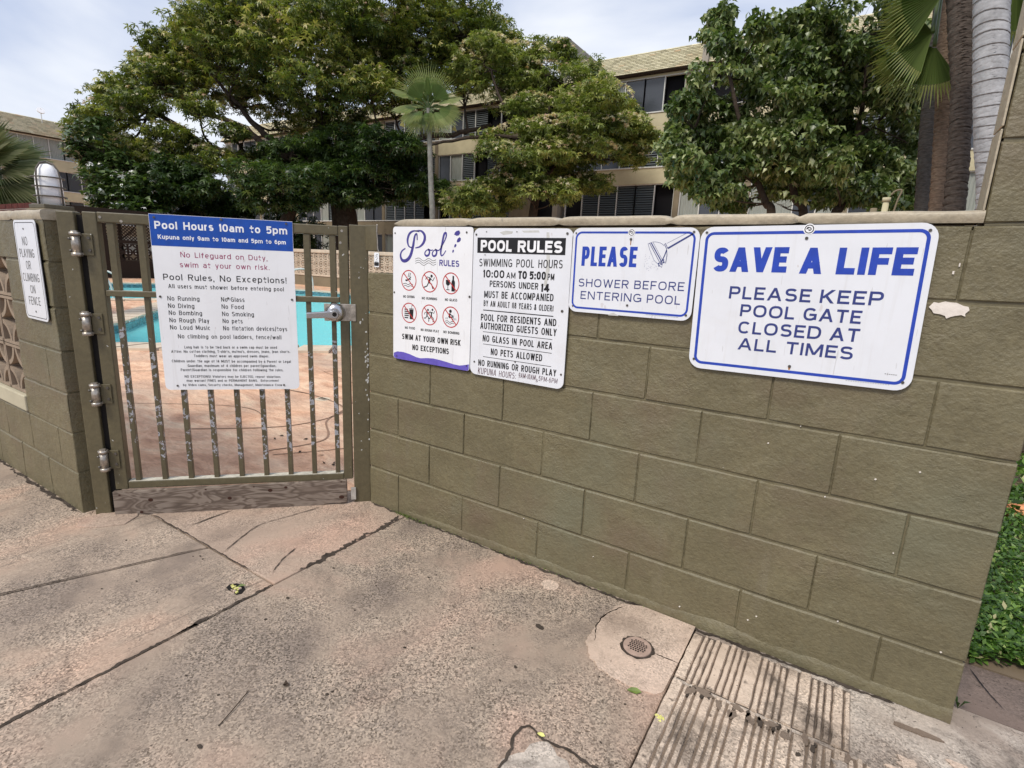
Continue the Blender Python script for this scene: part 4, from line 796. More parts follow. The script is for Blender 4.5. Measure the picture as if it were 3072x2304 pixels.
sign('pool_gate_sign', 'large white and blue SAVE A LIFE sign, rightmost on the block wall', (0, 0, 0), 0, YS, q, .040, M['white'], True,
     [('border', frame_line(*q[:4], .026, .016, .0088, .022, YP), M['blue']), ('heading', sv, M['blue']), ('lettering', sv2, M['navy']), ('logo_ground', MB().disc(1.862, 1.405, .0155, YP-.0003, 24), M['txtwhite']), ('logo', logo_mb(1.862, 1.405, .0125), M['black']), ('fine_print', fine, M['grey']),
      ('rust_run', MB().prism([(1.864, .996), (1.872, .996), (1.870, .986), (1.866, .986)], YP-.0001, YP, 0, 'y'), M['rust'])],
     [(1.859, 1.379, .0045), (1.868, .997, .0045), (1.573, 1.393, .004), (2.146, 1.403, .004), (2.155, .991, .004), (1.580, .983, .004)], YS-.003)
# --- PLEASE SHOWER
q = (1.325, 1.2560, .457, .303, .006)
pl = text_mb([('PLEASE', 1.139, 1.348, 1.272, 1.275, .069, .026)], YP)
pl2 = text_mb([('SHOWER', 1.133, 1.327, 1.197, 1.2005, .029, .004), ('BEFORE', 1.348, 1.521, 1.201, 1.204, .029, .004), ('ENTERING', 1.145, 1.378, 1.152, 1.156, .029, .004), ('POOL', 1.398, 1.513, 1.156, 1.158, .029, .004)], YP)
sh = MB(); A = lambda L_, w=.0012: sh.ribbon(L_, w, YP)
A([(1.383, 1.355), (1.399, 1.361), (1.441, 1.298), (1.438, 1.278)]); A([(1.383, 1.355), (1.390, 1.337), (1.410, 1.300), (1.438, 1.278)]); A([(1.388, 1.357), (1.434, 1.288)], .002); A([(1.393, 1.359), (1.438, 1.294)], .0035)
A(spline([(1.399, 1.361), (1.412, 1.361), (1.428, 1.357), (1.439, 1.349)], 4)); A([(1.439, 1.355), (1.449, 1.338)], .002); A([(1.442, 1.358), (1.452, 1.341)], .002)
A([(1.447, 1.357), (1.519, 1.396)], .0010); A([(1.452, 1.341), (1.530, 1.389)], .0055); A([(1.449, 1.338), (1.452, 1.318), (1.450, 1.292), (1.441, 1.298)], .0022); A([(1.449, 1.336), (1.444, 1.318), (1.437, 1.300)], .0035)
for k in range(3):
    for j in range(2): sh.box(1.424+.0075*k+.002*j, YP, 1.288+.006*k-.007*j, 1.429+.0075*k+.002*j, YP-.0002, 1.293+.006*k-.007*j)
rr = random.Random(4)
for k in range(60):
    x, z = 1.375+rr.random()*.055, 1.265+rr.random()*.075
    if z < 1.345-(x-1.375)*1.2: sh.box(x, YP, z, x+.0012, YP-.0002, z+.0012)
fine = MB()
for k in range(22): fine.box(1.40+.0052*k, YP, 1.1150, 1.4032+.0052*k, YP-.0002, 1.1160)
sign('shower_sign', 'small white and blue PLEASE SHOWER BEFORE ENTERING POOL sign with shower head drawing', (0, 0, 0), 0, YS, q, .032, M['white'], True,
     [('border', frame_line(*q[:4], .026, .0125, .0070, .006, YP), M['blue']), ('heading', pl, M['blue']), ('lettering', pl2, M['navy']), ('shower_drawing', sh, M['navy']), ('logo_ground', MB().disc(1.321, 1.3915, .0130, YP-.0003, 24), M['txtwhite']), ('logo', logo_mb(1.321, 1.3915, .0105), M['black']), ('fine_print', fine, M['grey']),
      ('rust_run', MB().prism([(1.319, 1.366), (1.323, 1.366), (1.3225, 1.349), (1.3195, 1.349)], YP-.0001, YP, 0, 'y'), M['rust']), ('scuff', MB().prism([(1.262, 1.106), (1.28, 1.112), (1.294, 1.106), (1.30, 1.102), (1.26, 1.101)], YP-.0002, YP, 0, 'y'), M['tape'])],
     [(1.321, 1.369, .0045), (1.329, 1.142, .004), (1.110, 1.388, .003), (1.5325, 1.395, .004), (1.537, 1.125, .004), (1.116, 1.124, .003)], YS-.003)
# --- POOL RULES (black and white)
q = (.8710, 1.1000, .455, .6085, .0)
c_ = text_mb([('SWIMMING POOL HOURS', .676, 1.062, 1.252, 1.259, .031, .0), ('10:00', .697, .802, 1.208, 1.210, .031, .03), ('AM', .812, .855, 1.2105, 1.211, .0235, .012), ('TO', .868, .908, 1.211, 1.2115, .031, .045), ('5:00', .920, .993, 1.2115, 1.213, .031, .04), ('PM', 1.001, 1.030, 1.213, 1.2135, .0245, .012),
              ('PERSONS UNDER', .732, .962, 1.172, 1.174, .0255, .016), ('14', .975, 1.012, 1.167, 1.168, .031, .05), ('MUST BE ACCOMPANIED', .706, 1.032, 1.126, 1.134, .028, .014), ('BY AN ADULT (18 YEARS & OLDER)', .705, 1.034, 1.091, 1.095, .024, .004),
              ('POOL FOR RESIDENTS AND', .693, 1.051, 1.030, 1.040, .028, .016), ('AUTHORIZED GUESTS ONLY', .691, 1.055, .995, 1.002, .028, .016), ('NO GLASS IN POOL AREA', .706, 1.040, .943, .948, .0275, .016), ('NO PETS ALLOWED', .750, .998, .890, .895, .028, .016), ('NO RUNNING OR ROUGH PLAY', .687, 1.065, .836, .844, .027, .016)], YP)
bars = MB()
for x0, x1, z0, z1, w in [(.704, 1.036, 1.0745, 1.077, .0038), (.706, 1.038, .984, .987, .0022), (.709, 1.039, .932, .933, .0022), (.711, 1.040, .878, .880, .0022)]: bars.ribbon([(x0, z0), (x1, z1)], w, YP)
bx = MB().prism([(.664, 1.306), (1.070, 1.308), (1.069, 1.370), (.663, 1.367)], YP, YP+.0002, 0, 'y')
hd = text_mb([('POOL', .681, .832, 1.3135, 1.3138, .044, .045), ('RULES', .860, 1.057, 1.3138, 1.315, .044, .045)], YP-.0005)
hw = text_mb([('KUPUNA', .686, .780, .800, .803, .028, -.012, .1), ('HOURS:', .795, .878, .803, .806, .026, -.012, .1), ('9AM-10AM', .892, .972, .814, .815, .021, -.012, .08), ('&', .975, .984, .808, .808, .014, -.01), ('5PM-6PM', .986, 1.071, .815, .816, .020, -.012, .08)], YP)
sign('pool_rules_sign', 'white POOL RULES sign with black heading box and handwritten hours along its bottom', (0, 0, 0), 0, YS, q, .03, M['white'], True,
     [('heading_box', bx, M['black']), ('heading', hd, M['txtwhite']), ('lettering', c_, M['black']), ('rule_line', bars, M['black']), ('handwriting', hw, M['ink']),
      ('tape_mark', MB().prism([(.985, 1.39), (.997, 1.39), (1.004, 1.33), (1.008, 1.25), (.998, 1.19), (.986, 1.19), (.992, 1.26), (.99, 1.33)], YP+.0002, YP+.0004, 0, 'y').prism([(.77, 1.388), (.80, 1.395), (.835, 1.392), (.83, 1.383), (.79, 1.378)], YP+.0002, YP+.0004, 0, 'y').prism([(.875, 1.395), (.95, 1.397), (.955, 1.389), (.885, 1.388)], YP+.0002, YP+.0004, 0, 'y'), M['tape'])],
     [(.657, 1.379, .004), (1.074, 1.386, .0048), (1.073, 1.10, .0052), (.666, .850, .004), (1.086, .855, .004), (.873, .877, .0035), (.704, 1.299, .002), (.708, 1.390, .002), (.853, 1.391, .002)], YS-.003)
# --- script pool rules with pictograms
q = (.4125, 1.1065, .455, .605, -.002)
sc = MB(); SP = lambda P, w: sc.ribbon(spline(P, 8), [w[0]+(w[1]-w[0])*.5*(1-math.cos(2*math.pi*i/(8*(len(P)-1)))) for i in range(8*(len(P)-1)+1)], YP)
SP([(.333, 1.352), (.330, 1.378), (.318, 1.368), (.308, 1.325), (.292, 1.283), (.268, 1.262), (.243, 1.262), (.232, 1.282), (.240, 1.302), (.262, 1.315)], (.006, .016))
SP([(.345, 1.388), (.312, 1.391), (.286, 1.378), (.275, 1.350), (.283, 1.325), (.305, 1.318)], (.0045, .012)); SP([(.322, 1.391), (.355, 1.391), (.376, 1.372), (.372, 1.345), (.350, 1.325), (.322, 1.318)], (.005, .014))
SP([(.402, 1.314), (.386, 1.308), (.378, 1.296), (.386, 1.286), (.400, 1.290), (.405, 1.304), (.398, 1.314), (.412, 1.310), (.424, 1.312)], (.0045, .009))
SP([(.442, 1.314), (.428, 1.308), (.421, 1.296), (.428, 1.286), (.441, 1.290), (.446, 1.304), (.439, 1.314), (.452, 1.310), (.462, 1.313)], (.0045, .009))
SP([(.462, 1.313), (.482, 1.340), (.497, 1.368), (.496, 1.383), (.486, 1.378), (.477, 1.345), (.469, 1.308), (.472, 1.290), (.484, 1.294), (.497, 1.311)], (.0045, .0105))
for x, z, a, s in [(.556, 1.384, -.9, 1.0), (.565, 1.356, -.45, .8), (.547, 1.332, -.2, .5), (.536, 1.309, 0, .42)]:
    P = [(0, -.017*s), (.010*s, -.006*s), (.012*s, .006*s), (.006*s, .016*s), (-.006*s, .014*s), (-.009*s, .0), (-.006*s, -.010*s)]; a = a-.3
    sc.prism([(x+u*math.cos(a)-w*math.sin(a), z+u*math.sin(a)+w*math.cos(a)) for u, w in P], YP-.0001, YP+.0001, 0, 'y')
wv = MB()
for k in range(3): wv.ribbon(spline([(.322, 1.270-.0095*k), (.345, 1.275-.0095*k), (.372, 1.263-.0095*k), (.40, 1.275-.0095*k), (.425, 1.266-.0095*k), (.443, 1.271-.0095*k)], 5), .002, YP)
ct_ = text_mb([('NO DIVING', .249, .319, 1.094, 1.096, .0115, .03), ('NO RUNNING', .363, .452, 1.094, 1.096, .0115, .03), ('NO GLASS', .497, .565, 1.097, 1.099, .0115, .03), ('NO FOOD', .260, .323, .951, .953, .0115, .03), ('NO ROUGH PLAY', .358, .466, .951, .954, .0115, .03), ('NO BOMBING', .491, .581, .955, .957, .0115, .03),
               ('SWIM AT YOUR OWN RISK', .242, .589, .901, .909, .026, .03), ('NO EXCEPTIONS', .307, .524, .857, .863, .026, .03)], YP)
rul = text_mb([('RULES', .462, .571, 1.246, 1.245, .026, .03)], YP)
ringl = []; picl = []; CEN = [(.283, 1.174), (.407, 1.174), (.528, 1.174), (.286, 1.027), (.409, 1.028), (.531, 1.029)]
RR = .0465
for i, (x, z) in enumerate(CEN):
    ringm = MB(); pic = MB(); ringl.append(ringm); picl.append(pic)
    ringm.ring(x, z, RR-.0045, RR, YP, 36); ringm.ribbon([(x-RR*.70, z+RR*.70), (x+RR*.70, z-RR*.70)], .0048, YP-.0004)
    k = RR
    L_ = lambda P, w: pic.ribbon([(x+a*k, z+b_*k) for a, b_ in P], w, YP)
    hd_ = lambda a, b_, r: pic.disc(x+a*k, z+b_*k, r, YP, 14)
    if i == 0:
        hd_(-.35, .0, .0045); L_([(-.3, -.05), (.05, .15), (.25, .1)], .006); L_([(.05, .15), (.3, .35), (.1, .35)], .004); L_([(-.1, .3), (.05, .75)], .003); L_([(.1, .35), (.25, .72)], .003)
        for q_ in (0, 1): L_(spline([(-.75+.1*q_, -.38-.2*q_), (-.4, -.3-.2*q_), (-.1, -.42-.2*q_), (.2, -.3-.2*q_), (.55-.1*q_, -.38-.2*q_)], 4), .0024)
    elif i == 1:
        hd_(.25, .55, .0065); L_([(.1, .35), (-.1, -.05)], .0105); L_([(-.1, -.05), (.25, -.2), (.45, -.65)], .0055); L_([(-.1, -.05), (-.3, -.4), (-.7, -.55)], .0050); L_([(.1, .35), (.4, .1), (.62, .45)], .0035); L_([(.08, .38), (-.3, .45), (-.5, .2)], .0035)
    elif i == 2:
        pic.prism([(x+a*k, z+b_*k) for a, b_ in [(-.6, .3), (-.1, .3), (-.12, -.1), (-.28, -.22), (-.42, -.22), (-.58, -.1)]], YP-.0001, YP+.0001, 0, 'y'); L_([(-.35, -.2), (-.35, -.6)], .003); L_([(-.55, -.6), (-.15, -.6)], .003)
        pic.prism([(x+a*k, z+b_*k) for a, b_ in [(.18, .7), (.36, .7), (.36, .35), (.48, .15), (.48, -.72), (.08, -.72), (.08, .15), (.18, .35)]], YP-.0001, YP+.0001, 0, 'y')
    elif i == 3:
        for q_, (a, w_) in enumerate([(.32, .45), (.12, .6), (-.08, .62), (-.28, .58), (-.5, .5)]): L_([(-.62, a), (-.62+w_, a)], .0052)
        pic.prism([(x+a*k, z+b_*k) for a, b_ in [(.02, .35), (.58, .35), (.5, -.6), (.1, -.6)]], YP-.0001, YP+.0001, 0, 'y'); L_([(.3, .35), (.35, .75), (.55, .75)], .002); L_([(.02, .42), (.6, .42)], .003)
    elif i == 4:
        for dx, s_ in ((-.3, .9), (.25, 1.0)):
            hd_(dx+.12*s_, .52*s_, .0052); L_([(dx, .3), (dx-.02, -.1)], .007); L_([(dx-.02, -.1), (dx+.25, -.3), (dx+.2, -.65)], .004); L_([(dx-.02, -.1), (dx-.2, -.35), (dx-.42, -.35)], .004); L_([(dx, .28), (dx+.3, .2), (dx+.4, .42)], .003); L_([(dx, .28), (dx-.28, .2), (dx-.35, 0)], .003)
    else:
        hd_(-.05, .55, .0075); L_([(-.1, .35), (-.2, -.05)], .009); L_([(-.2, -.05), (.3, .05), (.25, -.3)], .0065); L_([(-.1, .3), (.15, .15), (.3, .15)], .004)
        for q_ in (0, 1): L_(spline([(-.7+.1*q_, -.45-.17*q_), (-.4, -.37-.17*q_), (-.1, -.5-.17*q_), (.2, -.37-.17*q_), (.5-.1*q_, -.45-.17*q_)], 4), .0024)
        for a in (-.55, -.4, .45, .6): L_([(a, -.05), (a*1.08, -.25)], .002)
wave_top = [(.188, .829), (.21, .838), (.249, .840), (.29, .835), (.33, .826), (.358, .824), (.40, .8305), (.437, .833), (.475, .831), (.513, .8275), (.55, .8225), (.587, .8215), (.62, .829), (.637, .834)]
wb = MB(); bot = [(.637, .812), (.632, .8055), (.62, .8035), (.41, .8035), (.21, .8035), (.194, .806), (.188, .812)]
tri = tessellate_polygon([[Vector((x, z, 0)) for x, z in wave_top+bot]]); PP = [(x, YP, z) for x, z in wave_top+bot]
wb.add(PP, [tuple(t_) for t_ in tri])
sign('pictogram_rules_sign', 'white sign with script Pool heading and six red crossed circles, leftmost on the wall', (0, 0, 0), 0, YS, q, .014, M['white2'], True,
     [('script_heading', sc, M['script']), ('subheading', rul, M['script']), ('wave_lines', wv, M['black']), ('red_circle', ringl, M['red']), ('pictogram', picl, M['black']), ('lettering', ct_, M['black']), ('purple_wave', wb, M['purple'])],
     [(.199, 1.381, .0035), (.607, 1.387, .0042), (.193, 1.115, .0042), (.631, 1.124, .005), (.208, .816, .003), (.624, .826, .003)], YS-.003)
# --- NO PLAYING, on the left wall
q = (-1.148, 1.1395, .262, .442, -.0)
npt = text_mb([('NO', -1.196, -1.135, 1.250, 1.251, .038, .0), ('PLAYING', -1.248, -1.074, 1.197, 1.198, .038, .0), ('OR', -1.191, -1.134, 1.144, 1.146, .038, .0), ('CLIMBING', -1.251, -1.056, 1.090, 1.092, .037, .0), ('ON', -1.182, -1.123, 1.037, 1.040, .037, .0), ('FENCE', -1.219, -1.082, .984, .987, .038, .0)], YP)
sign('no_climbing_sign', 'narrow white NO PLAYING OR CLIMBING ON FENCE sign left of the gate', (0, YL, 0), 0, YS, q, .024, M['white'], True,
     [('border', frame_line(*q[:4], .020, .010, .0030, 0, YP), M['black']), ('lettering', npt, M['grey'])], [(-1.160, 1.322, .004), (-1.150, .956, .004)], YS-.003)

# ================================================================== GATE (local x along the gate, -y towards the camera)
GO, GR = Vector((-.88, -.866, 0)), R(45)
def gempty(name, u, label, cat, y=0.0, z=0.0, group=None):
    t = empty(name, (0, 0, 0), GR, label=label, cat=cat, group=group); t.location = GO+Matrix.Rotation(GR, 3, 'Z') @ Vector((u, y, z)); return t
gt = gempty('pool_gate', .0, 'olive painted steel bar gate with a weathered board along its foot', 'gate')
MB().box(.052, .0, .124, .106, .045, 1.405).build('stile', M['post'], gt, bevel=.004)
MB().box(1.103, .0, .13, 1.147, .045, 1.408).build('stile', M['post'], gt, bevel=.004)
MB().box(.107, .001, 1.363, 1.102, .044, 1.4065).build('top_rail', M['post'], gt, bevel=.004)
MB().box(.107, .002, 1.045, 1.102, .034, 1.071).build('middle_rail', M['post'], gt, bevel=.003)
MB().box(.107, .001, .126, 1.102, .044, .162).build('bottom_rail', M['post'], gt, bevel=.004)
MB().box(.109, .003, .1622, 1.100, .043, .1636).build('worn_top', M['worn'], gt); MB().box(.109, .004, 1.0712, 1.100, .033, 1.0722).build('worn_top', M['worn'], gt)
pkl = MB().box(-.011, .010, .160, .011, .033, 1.046).mesh('picket', M['picket']); pku = MB().box(-.0145, .006, 1.070, .0145, .036, 1.365).mesh('picket_upper', M['post'])
for k in range(9):
    x = .148+.1155*k
    o = link('picket', pkl, gt, (x, 0, 0)); bv = o.modifiers.new('b', 'BEVEL'); bv.width = .002; bv.segments = 2
    o = link('picket', pku, gt, (x+.003, 0, 0)); bv = o.modifiers.new('b', 'BEVEL'); bv.width = .003; bv.segments = 2
# kick board
bd = MB(); n_ = 30; V = []
for i in range(n_+1):
    x = .046+(1.118-.046)*i/n_; zb = -.003+.006*math.sin(i*.7)*.4+.002*math.sin(i*2.1)+(.008 if i > 26 else 0); zt = .121+.011*i/n_+.001*math.sin(i*1.3)
    V += [(x, -.022, zb), (x, -.022, zt), (x, .0, zt), (x, .0, zb)]
F = []
for i in range(n_):
    q = 4*i; F += [(q, q+4, q+5, q+1), (q+1, q+5, q+6, q+2), (q+2, q+6, q+7, q+3), (q+3, q+7, q+4, q)]
F += [(0, 1, 2, 3), (4*n_+3, 4*n_+2, 4*n_+1, 4*n_)]
board = bd.add(V, F).build('kick_board', M['wood'], gt, bevel=.003)
for x, z, r in [(.075, .105, .005), (.45, .115, .005), (.67, .118, .004), (.205, .073, .011), (.555, .063, .010), (.745, .095, .011), (.82, .108, .008), (1.09, .04, .013), (1.09, .125, .004), (.16, .012, .008)]:
    link('knot', MB().disc(x, z, r*.75, -.0221, 14, rx=r, th=.0006).mesh('knot', M['knot']), board)
# hinges
hg = MB(); hm = []
def make_hinge():
    t = MB(); t.box(.014, -.006, -.047, .058, -.0005, .045)
    pl_ = t.build('hinge', M['post'], gt, bevel=.002)
    b = MB(); b.tube([(0, -.018, -.052), (0, -.018, -.036)], .0205, 16); b.tube([(0, -.018, .036), (0, -.018, .05)], .0205, 16); b.tube([(0, -.018, -.037), (0, -.018, .037)], .0165, 16); b.tube([(0, -.018, .05), (0, -.018, .056)], .013, 6, smooth=False)
    b.box(.0, -.012, -.046, .02, -.002, -.036).box(.0, -.012, .034, .02, -.002, .044); link('barrel', b.mesh('barrel', M['steel']), pl_)
    c = MB()
    for x, z in ((.045, -.025), (.045, .028)): c.disc(x, z, .0065, -.0062, 6, th=.004)
    c.tube([(-.012, -.026, -.028), (-.022, -.03, -.03)], .005, 8); c.tube([(-.012, -.026, .02), (-.022, -.03, .022)], .005, 8)
    link('bolt', c.mesh('bolt', M['screw']), pl_); return pl_
h0 = make_hinge(); h0.location = (.026, 0, 1.267)
for z in (.923, .600, .281):
    h = copy_tree(h0, gt); h.location = (.028, 0, z)
# lock
lk = MB().box(1.03, -.006, .958, 1.178, -.0005, 1.042).build('lock_plate', M['steel'], gt, bevel=.004)
b = MB(); b.tube([(1.083, -.005, 1.0), (1.083, -.014, 1.0), (1.083, -.030, 1.0), (1.083, -.038, 1.0)], [.046, .046, .036, .022], 36); link('rose', b.mesh('rose', M['chrome']), lk)
b = MB(); pr = [(0, .0), (.4, 0), (.8, .0), (1, 0)]
V = []; st = [(1.090, .021, .0, .040, .058), (1.04, .017, .0, .044, .058), (.985, .0155, -.004, .046, .058), (.955, .015, -.006, .048, .058)]
for (x, hz, dz, y0, y1) in st: V += [(x, -y1, .992+dz-hz*.9), (x, -y1, .992+dz+hz*.9), (x, -y0, .992+dz+hz), (x, -y0, .992+dz-hz)]
F = []
for i in range(3): q = 4*i; F += [(q, q+4, q+5, q+1)[::-1], (q+1, q+5, q+6, q+2)[::-1], (q+2, q+6, q+7, q+3)[::-1], (q+3, q+7, q+4, q)[::-1]]
F += [(3, 2, 1, 0)[::-1], (12, 13, 14, 15)]
b.add(V, F); b.build('lever', M['chrome'], lk, bevel=.004)
b = MB(); b.tube([(1.083, -.036, .994), (1.083, -.060, .994)], [.020, .017], 24); link('lever_boss', b.mesh('boss', M['chrome']), lk)
b = MB(); b.disc(1.083, .995, .0105, -.0603, 20, th=.001); b.box(1.0815, -.0628, .989, 1.0845, -.0613, 1.003); link('keyhole', b.mesh('keyhole', M['hole']), lk)
# posts
hp = gempty('gate_post', .0, 'olive steel hinge post between the gate and the left wall', 'post')
MB().box(-.045, .0, -.02, .022, .06, 1.402).build('shaft', M['post'], hp, bevel=.004)
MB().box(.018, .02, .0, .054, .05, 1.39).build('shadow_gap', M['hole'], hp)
lp_ = gempty('gate_post', 1.19, 'olive steel latch post with chipped paint beside the block wall', 'post')
MB().box(-.037, -.002, -.02, .048, .06, 1.416).build('shaft', M['post'], lp_, bevel=.004)
rr = random.Random(9)
for i in range(46):
    t_ = rr.random(); z = rr.choice([.97, .93, .84, .82, .80, .78, .76, .74, .70, .68, 1.16, 1.2])+rr.uniform(-.02, .02) if i < 34 else rr.uniform(.3, .7); x = .044-abs(rr.gauss(0, .009)) if z < .88 else rr.uniform(-.02, .03); r = rr.uniform(.001, .005)*(1.6 if .9 < z < .98 else 1)
    P = [(x+r*rr.uniform(.5, 1.1)*math.cos(a), z+r*1.6*rr.uniform(.5, 1.1)*math.sin(a)) for a in [k*math.pi/4 for k in range(8)]]
    P = [(min(x_, .0455), z_) for x_, z_ in P]
    MB().prism(P, -.0028, -.0015, 0, 'y').build('paint_chip', M['tape'], lp_)
MB().box(-.053, -.014, .018, -.028, -.003, .085).build('strike', M['keep'], lp_, bevel=.002)
st_ = empty('steel_plate', (.04, -.002, 1.299), label='small olive steel plate bridging the latch post and the wall top', cat='plate')
MB().box(-.046, -.003, .0, .033, .003, .119).build('plate_body', M['post'], st_, bevel=.003)
MB().tube(spline([(.034, -.002, .122), (.0335, -.004, .09), (.036, -.003, .05), (.038, -.003, .01), (.045, -.002, -.004)], 4), .0028, 6).build('weld_bead', M['steel'], st_)
# rivet heads and dents on the gate rails
for x, z in ((1.12, 1.385), (.12, 1.385), (.20, 1.372), (1.112, 1.33)): MB().disc(x, z, .006, -.0002, 10, th=.001).build('rivet', M['steel'], gt)
# --- sign on the gate
q = (.6065, 1.0150, .592, .795, .002)
gtx = [('No Lifeguard on Duty,', .423, .786, 1.230, 1.231, .0235, .0), ('swim at your own risk.', .417, .793, 1.186, 1.189, .0235, .0)]
blk = [('Pool Rules, No Exceptions!', .345, .865, 1.127, 1.130, .0275, .008), ('All users must shower before entering pool', .362, .851, 1.091, 1.093, .019, .006), ('No Running', .354, .486, 1.035, 1.036, .0205, .004), ('No Diving', .354, .462, 1.002, 1.002, .0205, .004), ('No Bombing', .354, .492, .970, .970, .0205, .004),
       ('No Rough Play', .354, .520, .936, .936, .0205, .004), ('No Loud Music', .354, .522, .903, .903, .0205, .004), ('No Glass', .577, .677, 1.037, 1.038, .0205, .004), ('No Food', .577, .672, 1.004, 1.004, .0205, .004), ('No Smoking', .577, .714, .970, .970, .0205, .004),
       ('No pets', .577, .663, .937, .937, .0205, .004), ('No flotation devices/toys', .577, .858, .903, .904, .0205, .004), ('No climbing on pool ladders, fence/wall', .383, .830, .862, .864, .0195, .004)]
sm = [('Long hair is to be tied back or a swim cap must be used', .406, .808, .815, .818, .0125), ("Attire: No cotton clothing, T-shirts, mu'mu's, dresses, jeans, jean shorts.", .349, .867, .794, .798, .0125), ('Toddlers must wear an approved swim diaper.', .443, .771, .774, .775, .0125),
      ('Children under the age of 14 MUST be accompanied by a Parent or Legal', .348, .868, .749, .749, .0125), ('Guardian, maximum of 4 children per parent/guardian.', .413, .800, .727, .728, .0125), ('Parent/Guardian is responsible for children following the rules.', .382, .832, .707, .707, .0125),
      ('NO EXCEPTIONS! Violators may be EJECTED, repeat violations', .396, .817, .676, .674, .0115), ('may warrant FINES and or PERMANENT BANS.  Enforcement', .403, .810, .656, .655, .0115), ('by Video cams, Security checks, Management, Maintenance Crew', .386, .823, .635, .633, .0115)]
hdg = [('Pool Hours', .330, .567, 1.3485, 1.352, .033, .03), ('10am to 5pm', .590, .878, 1.351, 1.354, .033, .03), ('Kupuna only 9am to 10am and 5pm to 6pm', .339, .870, 1.306, 1.309, .0185, .03)]
YG = -.0015; YP = YG-.0034
edge = [(-.296, .3975), (-.296, -.375), (-.293, -.387), (-.285, -.395), (-.274, -.3975), (.274, -.3975), (.285, -.395), (.293, -.387), (.296, -.375), (.296, .3975)]
bandm = MB().prism([(.3115, 1.276), (.9005, 1.2785), (.9012, 1.4115), (.3108, 1.4105)], YG-.0034, YG-.003, 0, 'y')
sign('gate_rules_sign', 'tall white Pool Hours sign with a blue top band fixed to the gate bars', tuple(GO), GR, YG, q, .02, M['white2'], False,
     [('blue_band', bandm, M['band']), ('band_lettering', text_mb(hdg, YP-.0004), M['txtwhite']), ('red_lettering', text_mb(gtx, YP), M['crimson']), ('lettering', text_mb(blk, YP), M['black']), ('small_print', text_mb([s_+(.012,) for s_ in sm], YP), M['black'])],
     [(.331, 1.397, .005), (.601, 1.404, .005), (.875, 1.402, .005), (.326, 1.052, .005), (.886, 1.055, .005), (.608, 1.053, .0045), (.363, .637, .0045), (.832, .639, .0045)], YG-.0036, edge=edge)

dk = empty('deck_drain', (-1.92, 1.21, -.002), label='tiny oval drain mark on the pink deck behind the gate', cat='drain'); MB().tube([(0, 0, 0), (0, 0, .004)], [.07, .07], 20, smooth=False).build('cover', M['coping'], dk)
for k in range(5): MB().box(-.04+.02*k-.003, -.02, .004, -.04+.02*k+.003, .02, .006).build('slot', M['hole'], dk)

# ================================================================== POOL FENCE AND THINGS ON THE DECK
fy = 13.52
fe = empty('breeze_block_fence', (-16, fy+.06, 0), label='cream pierced block fence on a low wall at the far side of the pool', cat='fence')
to(MB().box(-22.6, fy-.02, -.05, -6, fy+.13, .43).build('base_wall', M['stucco_d'], None), fe)
to(MB().box(-22.6, fy-.05, .43, -6, fy+.16, .49).build('sill', M['breeze'], None), fe)
to(MB().box(-22.6, fy-.05, 1.405, -6, fy+.16, 1.545).build('coping', M['breeze'], None, bevel=.02), fe)
def diamond_mesh(s, d, w, m):
    b = MB(); h = s/2
    for a in ((-h, -h, h, -h+w*.55), (-h, h-w*.55, h, h), (-h, -h, -h+w*.55, h), (h-w*.55, -h, h, h)): b.box(a[0], 0, a[1], a[2], d, a[3])
    def bar(p0, p1, ww):
        x0, z0 = p0; x1, z1 = p1; dx, dz = x1-x0, z1-z0; l = math.hypot(dx, dz); nx, nz = -dz/l*ww/2, dx/l*ww/2
        b.prism([(x0+nx, z0+nz), (x0-nx, z0-nz), (x1-nx, z1-nz), (x1+nx, z1+nz)], .01, d-.01, 0, 'y')
    r = h*.62
    for p0, p1 in (((0, r), (r, 0)), ((r, 0), (0, -r)), ((0, -r), (-r, 0)), ((-r, 0), (0, r))): bar(p0, p1, w)
    for sx in (-1, 1):
        for sz in (-1, 1): bar((sx*r*.5, sz*r*.5), (sx*h*.95, sz*h*.95), w)
    return b.mesh('diamond_block', m)
dm = diamond_mesh(.303, .10, .042, M['breeze'])
for i in range(53):
    for j in range(3): to(link('breeze_block', dm, None, (-22.44+.305*i, fy, .49+.1525+.305*j)), fe)
ps = empty('no_running_notice', (-14.1, fy-.07, .95), label='small white notice with a black strip hung on the far fence', cat='sign')
MB().prism(rrect(.27, .56, .05, 0, .28), -.01, 0, 0, 'y').build('panel', M['white'], ps)
MB().prism(rrect(.25, .15, .04, 0, .12), -.013, -.010, 0, 'y').build('black_strip', M['black'], ps)
b = MB(); b.ribbon([(-.06, .36), (.02, .42), (.06, .34), (-.02, .28)], .015, -.0135); b.disc(.03, .48, .025, -.0135, 12); b.ribbon([(.0, .44), (-.05, .46)], .014, -.0135); b.ribbon([(-.08, .22), (.08, .24)], .012, -.0135); b.build('figure', M['black'], ps)
